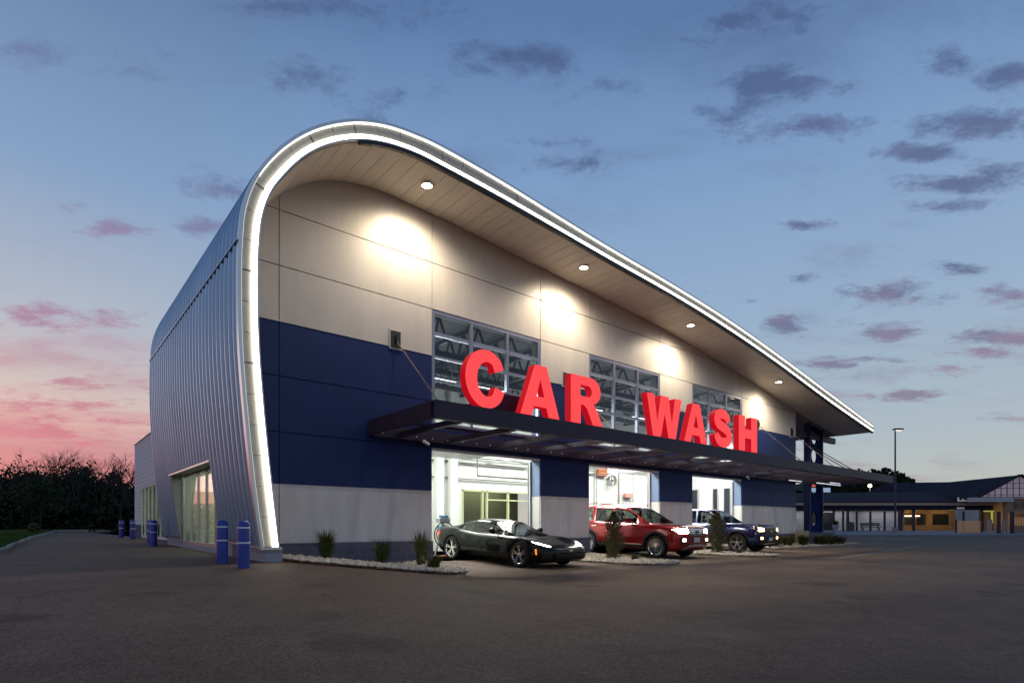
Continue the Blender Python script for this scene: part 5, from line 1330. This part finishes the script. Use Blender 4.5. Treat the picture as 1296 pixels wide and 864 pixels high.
# wooded hill far right and behind
rr = np.random.default_rng(12)
def hill_h(la): return 4+17*math.exp(-((la-160)/52)**2)+4*math.sin(la*.05)**2+1.2*math.sin(la*.23)
b = MB(); LA = list(range(40, 330, 8))
for la in LA:
    for dd_, k in ((225,0),(255,1),(330,.9)):
        x, y = cam2w(la, dd_); b.v.append((x, y, k*hill_h(la)+.0))
for i in range(len(LA)-1):
    for j in range(2): b.f.append((3*i+j, 3*i+3+j, 3*i+4+j, 3*i+1+j))
tag(b.build('hill', M_leaf, smooth=True), kind='structure')
n = 22000; la = rr.uniform(90, 235, n); k = rr.random(n); dd_ = 225+30*k
hz = np.array([hill_h(a) for a in la])*k + 2.2*np.abs(np.sin(la*.55+dd_*.3))*rr.random(n)**.5 + .5
V, F = leaf_quads(np.stack([CC*la+CS*dd_, -CS*la+CC*dd_, hz],1), 1.1, seed=21)
tag(mesh_np('distant_woodland', V, F, M_leaf), 'dark wooded hillside far behind the retail building', 'woodland', kind='stuff')

# ------------------------------------------------------------------ sky, sun, camera
w = bpy.data.worlds.new('World'); sc.world = w; w.use_nodes = True; nt = w.node_tree
for n_ in list(nt.nodes): nt.nodes.remove(n_)
N = nt.nodes.new; LK = nt.links.new
out = N('ShaderNodeOutputWorld'); bg = N('ShaderNodeBackground'); LK(bg.outputs[0], out.inputs[0])
tc = N('ShaderNodeTexCoord')
def mth(op, a, b_=None, c=None, clamp=False):
    n_ = N('ShaderNodeMath'); n_.operation = op; n_.use_clamp = clamp
    for i, q in enumerate((a, b_, c)):
        if q is None: continue
        if isinstance(q, (int, float)): n_.inputs[i].default_value = q
        else: LK(q, n_.inputs[i])
    return n_.outputs[0]
def dot(v3):
    n_ = N('ShaderNodeVectorMath'); n_.operation = 'DOT_PRODUCT'; LK(tc.outputs['Generated'], n_.inputs[0]); n_.inputs[1].default_value = v3; return n_.outputs['Value']
def mapr(x, a, b_, c=0., d=1., smooth=True):
    n_ = N('ShaderNodeMapRange'); n_.interpolation_type = 'SMOOTHSTEP' if smooth else 'LINEAR'; LK(x, n_.inputs[0])
    for i, q in enumerate((a, b_, c, d)): n_.inputs[i+1].default_value = q
    return n_.outputs[0]
def ramp(x, stops):
    n_ = N('ShaderNodeValToRGB'); r_ = n_.color_ramp
    while len(r_.elements) < len(stops): r_.elements.new(.5)
    for e_, (p_, c_) in zip(r_.elements, stops): e_.position = p_; e_.color = (*[lin(q) for q in c_], 1)
    LK(x, n_.inputs[0]); return n_.outputs[0]
def lin(c): c /= 255; return c/12.92 if c <= .04045 else ((c+.055)/1.055)**2.4
def mix(f, a, b_, mode='MIX'):
    n_ = N('ShaderNodeMix'); n_.data_type = 'RGBA'; n_.blend_type = mode
    for i, q in ((0, f), (6, a), (7, b_)):
        if isinstance(q, (int, float)): n_.inputs[i].default_value = q
        elif isinstance(q, tuple): n_.inputs[i].default_value = (*[lin(k) for k in q], 1)
        else: LK(q, n_.inputs[i])
    return n_.outputs[2]
dz = dot((0,0,1)); dr = dot((CC,-CS,0)); df = dot((CS,CC,0))
sxy = mth('MAXIMUM', mth('SQRT', mth('ADD', mth('MULTIPLY', dr, dr), mth('MULTIPLY', df, df))), .02)
te = mth('DIVIDE', dz, sxy)                     # tangent of the elevation
tel = mth('DIVIDE', te, 1.2)
right = ramp(tel, [(0,(192,186,172)),(.04,(180,184,178)),(.12,(164,178,188)),(.28,(144,168,194)),(.50,(120,150,190)),(.72,(90,120,166)),(1,(66,92,136))])
left = ramp(tel, [(0,(194,120,132)),(.05,(198,124,136)),(.085,(186,138,148)),(.12,(206,174,168)),(.17,(190,180,182)),(.25,(164,174,190)),(.42,(124,152,186)),(.72,(88,116,156)),(1,(66,90,130))])
az = mth('DIVIDE', dr, sxy)
base = mix(mapr(az, -.15, -.62), right, left)
# clouds: noise on a flat layer overhead plus noise on direction near the horizon
vm = N('ShaderNodeCombineXYZ'); inv = mth('DIVIDE', 1.0, mth('ADD', mth('MAXIMUM', dz, 0.), .16)); LK(mth('MULTIPLY', dr, inv), vm.inputs[0]); LK(mth('MULTIPLY', df, inv), vm.inputs[1]); vm.inputs[2].default_value = 3.7
def noise(scale, det, rough, off=0., stretch=(1,1,1), dist=0.):
    mp = N('ShaderNodeMapping'); mp.inputs['Scale'].default_value = stretch; mp.inputs['Location'].default_value = (off, off*.37, 0); LK(vm.outputs[0], mp.inputs[0])
    n_ = N('ShaderNodeTexNoise'); n_.inputs['Scale'].default_value = scale; n_.inputs['Detail'].default_value = det; n_.inputs['Roughness'].default_value = rough; n_.inputs['Distortion'].default_value = dist; LK(mp.outputs[0], n_.inputs[0]); return n_.outputs['Fac']
n1 = noise(2.1, 8, .62, 0., (1, 1.9, 1), .3); n2 = noise(1.0, 4, .5, 5.)
# individually placed clouds: (right tangent, up tangent, half width, half height, density)
ta = mth('DIVIDE', dr, mth('MAXIMUM', df, .05)); tb = mth('DIVIDE', dz, mth('MAXIMUM', df, .05))
n3 = noise(5.0, 10, .72, 2., (1,1.5,1), .18); 
dn_ = mth('SUBTRACT', n3, .5)
tot = None
CL = [(662,70,75,22,.9),(540,18,60,22,.7),(930,28,80,18,.8),(1010,20,60,20,.7),(985,105,90,24,1.),(1040,155,50,14,.9),(950,150,50,18,.4),(1215,80,60,22,1.),(1275,90,60,25,1.),(1245,155,80,20,.9),(1170,192,50,9,.9),(1215,262,60,13,1.),(1210,235,60,12,1.),
      (1275,215,40,14,.8),(1025,286,26,6,.9),(1012,350,24,10,1.),(1130,371,50,16,1.),(998,410,26,12,1.),(1130,420,45,15,1.),(1210,338,34,9,.8),(1290,370,40,14,.9),(1262,428,60,14,1.),(1250,442,46,8,.9),(1120,455,30,5,.7),(1038,460,36,7,.9),(1150,500,60,6,.9),(1210,468,40,6,.7),(1280,530,30,5,.7),(1060,405,40,6,.5),
      (160,88,50,18,.8),(60,70,60,20,.5),(490,130,70,24,.8),(395,105,60,16,.6),(280,240,60,14,.9),(150,290,60,12,.9),(265,285,50,14,1.),(110,262,40,8,.6),(30,400,50,14,.8),(110,410,60,10,.5),(720,205,70,14,.5),(850,50,90,16,.4),
      (110,488,70,8,.8),(40,515,90,14,.8),(90,530,110,8,.6),(60,548,110,14,.9),(330,8,80,8,.5),(760,100,60,20,.3),(680,180,60,8,.4),(950,380,40,6,.5)]
for (cx_, cy_, rx_, ry_, k_) in CL:
    a_, b2 = (cx_-648)/723, (665-cy_)/723
    u_ = mth('DIVIDE', mth('SUBTRACT', ta, a_), rx_*1.35/723); v_ = mth('DIVIDE', mth('SUBTRACT', tb, b2), ry_*1.45/723)
    d_ = mth('SQRT', mth('ADD', mth('MULTIPLY', u_, u_), mth('MULTIPLY', v_, v_)))
    q_ = mth('MULTIPLY', mth('SUBTRACT', 1.0, d_), k_)
    tot = q_ if tot is None else mth('MAXIMUM', tot, q_)
tot = mth('MULTIPLY', mth('MAXIMUM', tot, -.5), mapr(df, .05, .15))
field = mth('ADD', mth('MULTIPLY', tot, .95), mth('MULTIPLY', dn_, 4.2))
placed = mapr(field, .02, .95)
wisps = mth('MULTIPLY', mapr(n1, .44, .74), mth('MULTIPLY', mapr(n2, .40, .60), .85))
cm = mth('MAXIMUM', placed, wisps)
cm = mth('MULTIPLY', cm, .85)
sv = N('ShaderNodeCombineXYZ'); LK(mth('MULTIPLY', az, 1.6), sv.inputs[0]); LK(mth('ADD', mth('MULTIPLY', te, 17.), mth('MULTIPLY', az, -1.2)), sv.inputs[1])
sn = N('ShaderNodeTexNoise'); sn.inputs['Scale'].default_value = 1.15; sn.inputs['Detail'].default_value = 5; sn.inputs['Roughness'].default_value = .55; LK(sv.outputs[0], sn.inputs[0])
streak = mth('MULTIPLY', mth('MULTIPLY', mapr(sn.outputs['Fac'], .42, .62), mapr(te, .27, .12)), mapr(az, -.25, -.6))
base = mix(mth('MULTIPLY', streak, .65), base, (186, 112, 130))
ccol_l = ramp(tel, [(0,(216,96,120)),(.10,(190,106,130)),(.28,(138,116,150)),(.45,(104,118,158)),(.8,(70,88,130))])
ccol_r = ramp(tel, [(0,(150,140,150)),(.15,(128,116,142)),(.30,(88,98,132)),(.6,(72,90,130)),(1,(58,76,116))])
ccol = mix(mapr(az, -.15, -.62), ccol_r, ccol_l)
pinkm = mth('MULTIPLY', mapr(noise(3.2, 3, .5, 9.), .46, .62), mapr(te, .75, .15))
ccol = mix(mth('MULTIPLY', pinkm, .2), ccol, (196,128,150))
sky = mix(cm, base, ccol)
nish = N('ShaderNodeTexSky'); nish.sky_type = 'NISHITA'; nish.sun_disc = False; nish.sun_elevation = R(1); nish.sun_rotation = R(-12)
sky = mix(.018, sky, nish.outputs[0], 'ADD')
below = mapr(dz, -.02, 0., 0., 1.)
sky = mix(below, (40,40,46), sky)
LK(sky, bg.inputs[0]); bg.inputs[1].default_value = 1.08

sun = lamp('dusk_sun', 'SUN', (0,0,30), .06, (1,.8,.75), rot=(R(80), 0, R(192)), angle=R(14))

cam = bpy.data.cameras.new('camera'); co_ = bpy.data.objects.new('camera', cam); col.objects.link(co_)
co_.location = (0, 0, CAMZ); co_.rotation_euler = (R(90), 0, YAW); cam.sensor_width = 36; cam.lens = 723/1296*36; cam.shift_y = 233/1296; cam.clip_end = 3000; cam.clip_start = .05
sc.camera = co_
sc.render.engine = 'CYCLES'; sc.cycles.use_denoising = True
try: sc.cycles.denoiser = 'OPENIMAGEDENOISE'; sc.cycles.denoising_input_passes = 'RGB_ALBEDO_NORMAL'
except Exception: pass
sc.cycles.max_bounces = 6; sc.cycles.diffuse_bounces = 3; sc.cycles.glossy_bounces = 3; sc.cycles.transparent_max_bounces = 10; sc.cycles.sample_clamp_indirect = 4; sc.cycles.caustics_reflective = False; sc.cycles.caustics_refractive = False
sc.view_settings.view_transform = 'Standard'; sc.view_settings.look = 'None'; sc.view_settings.exposure = 0
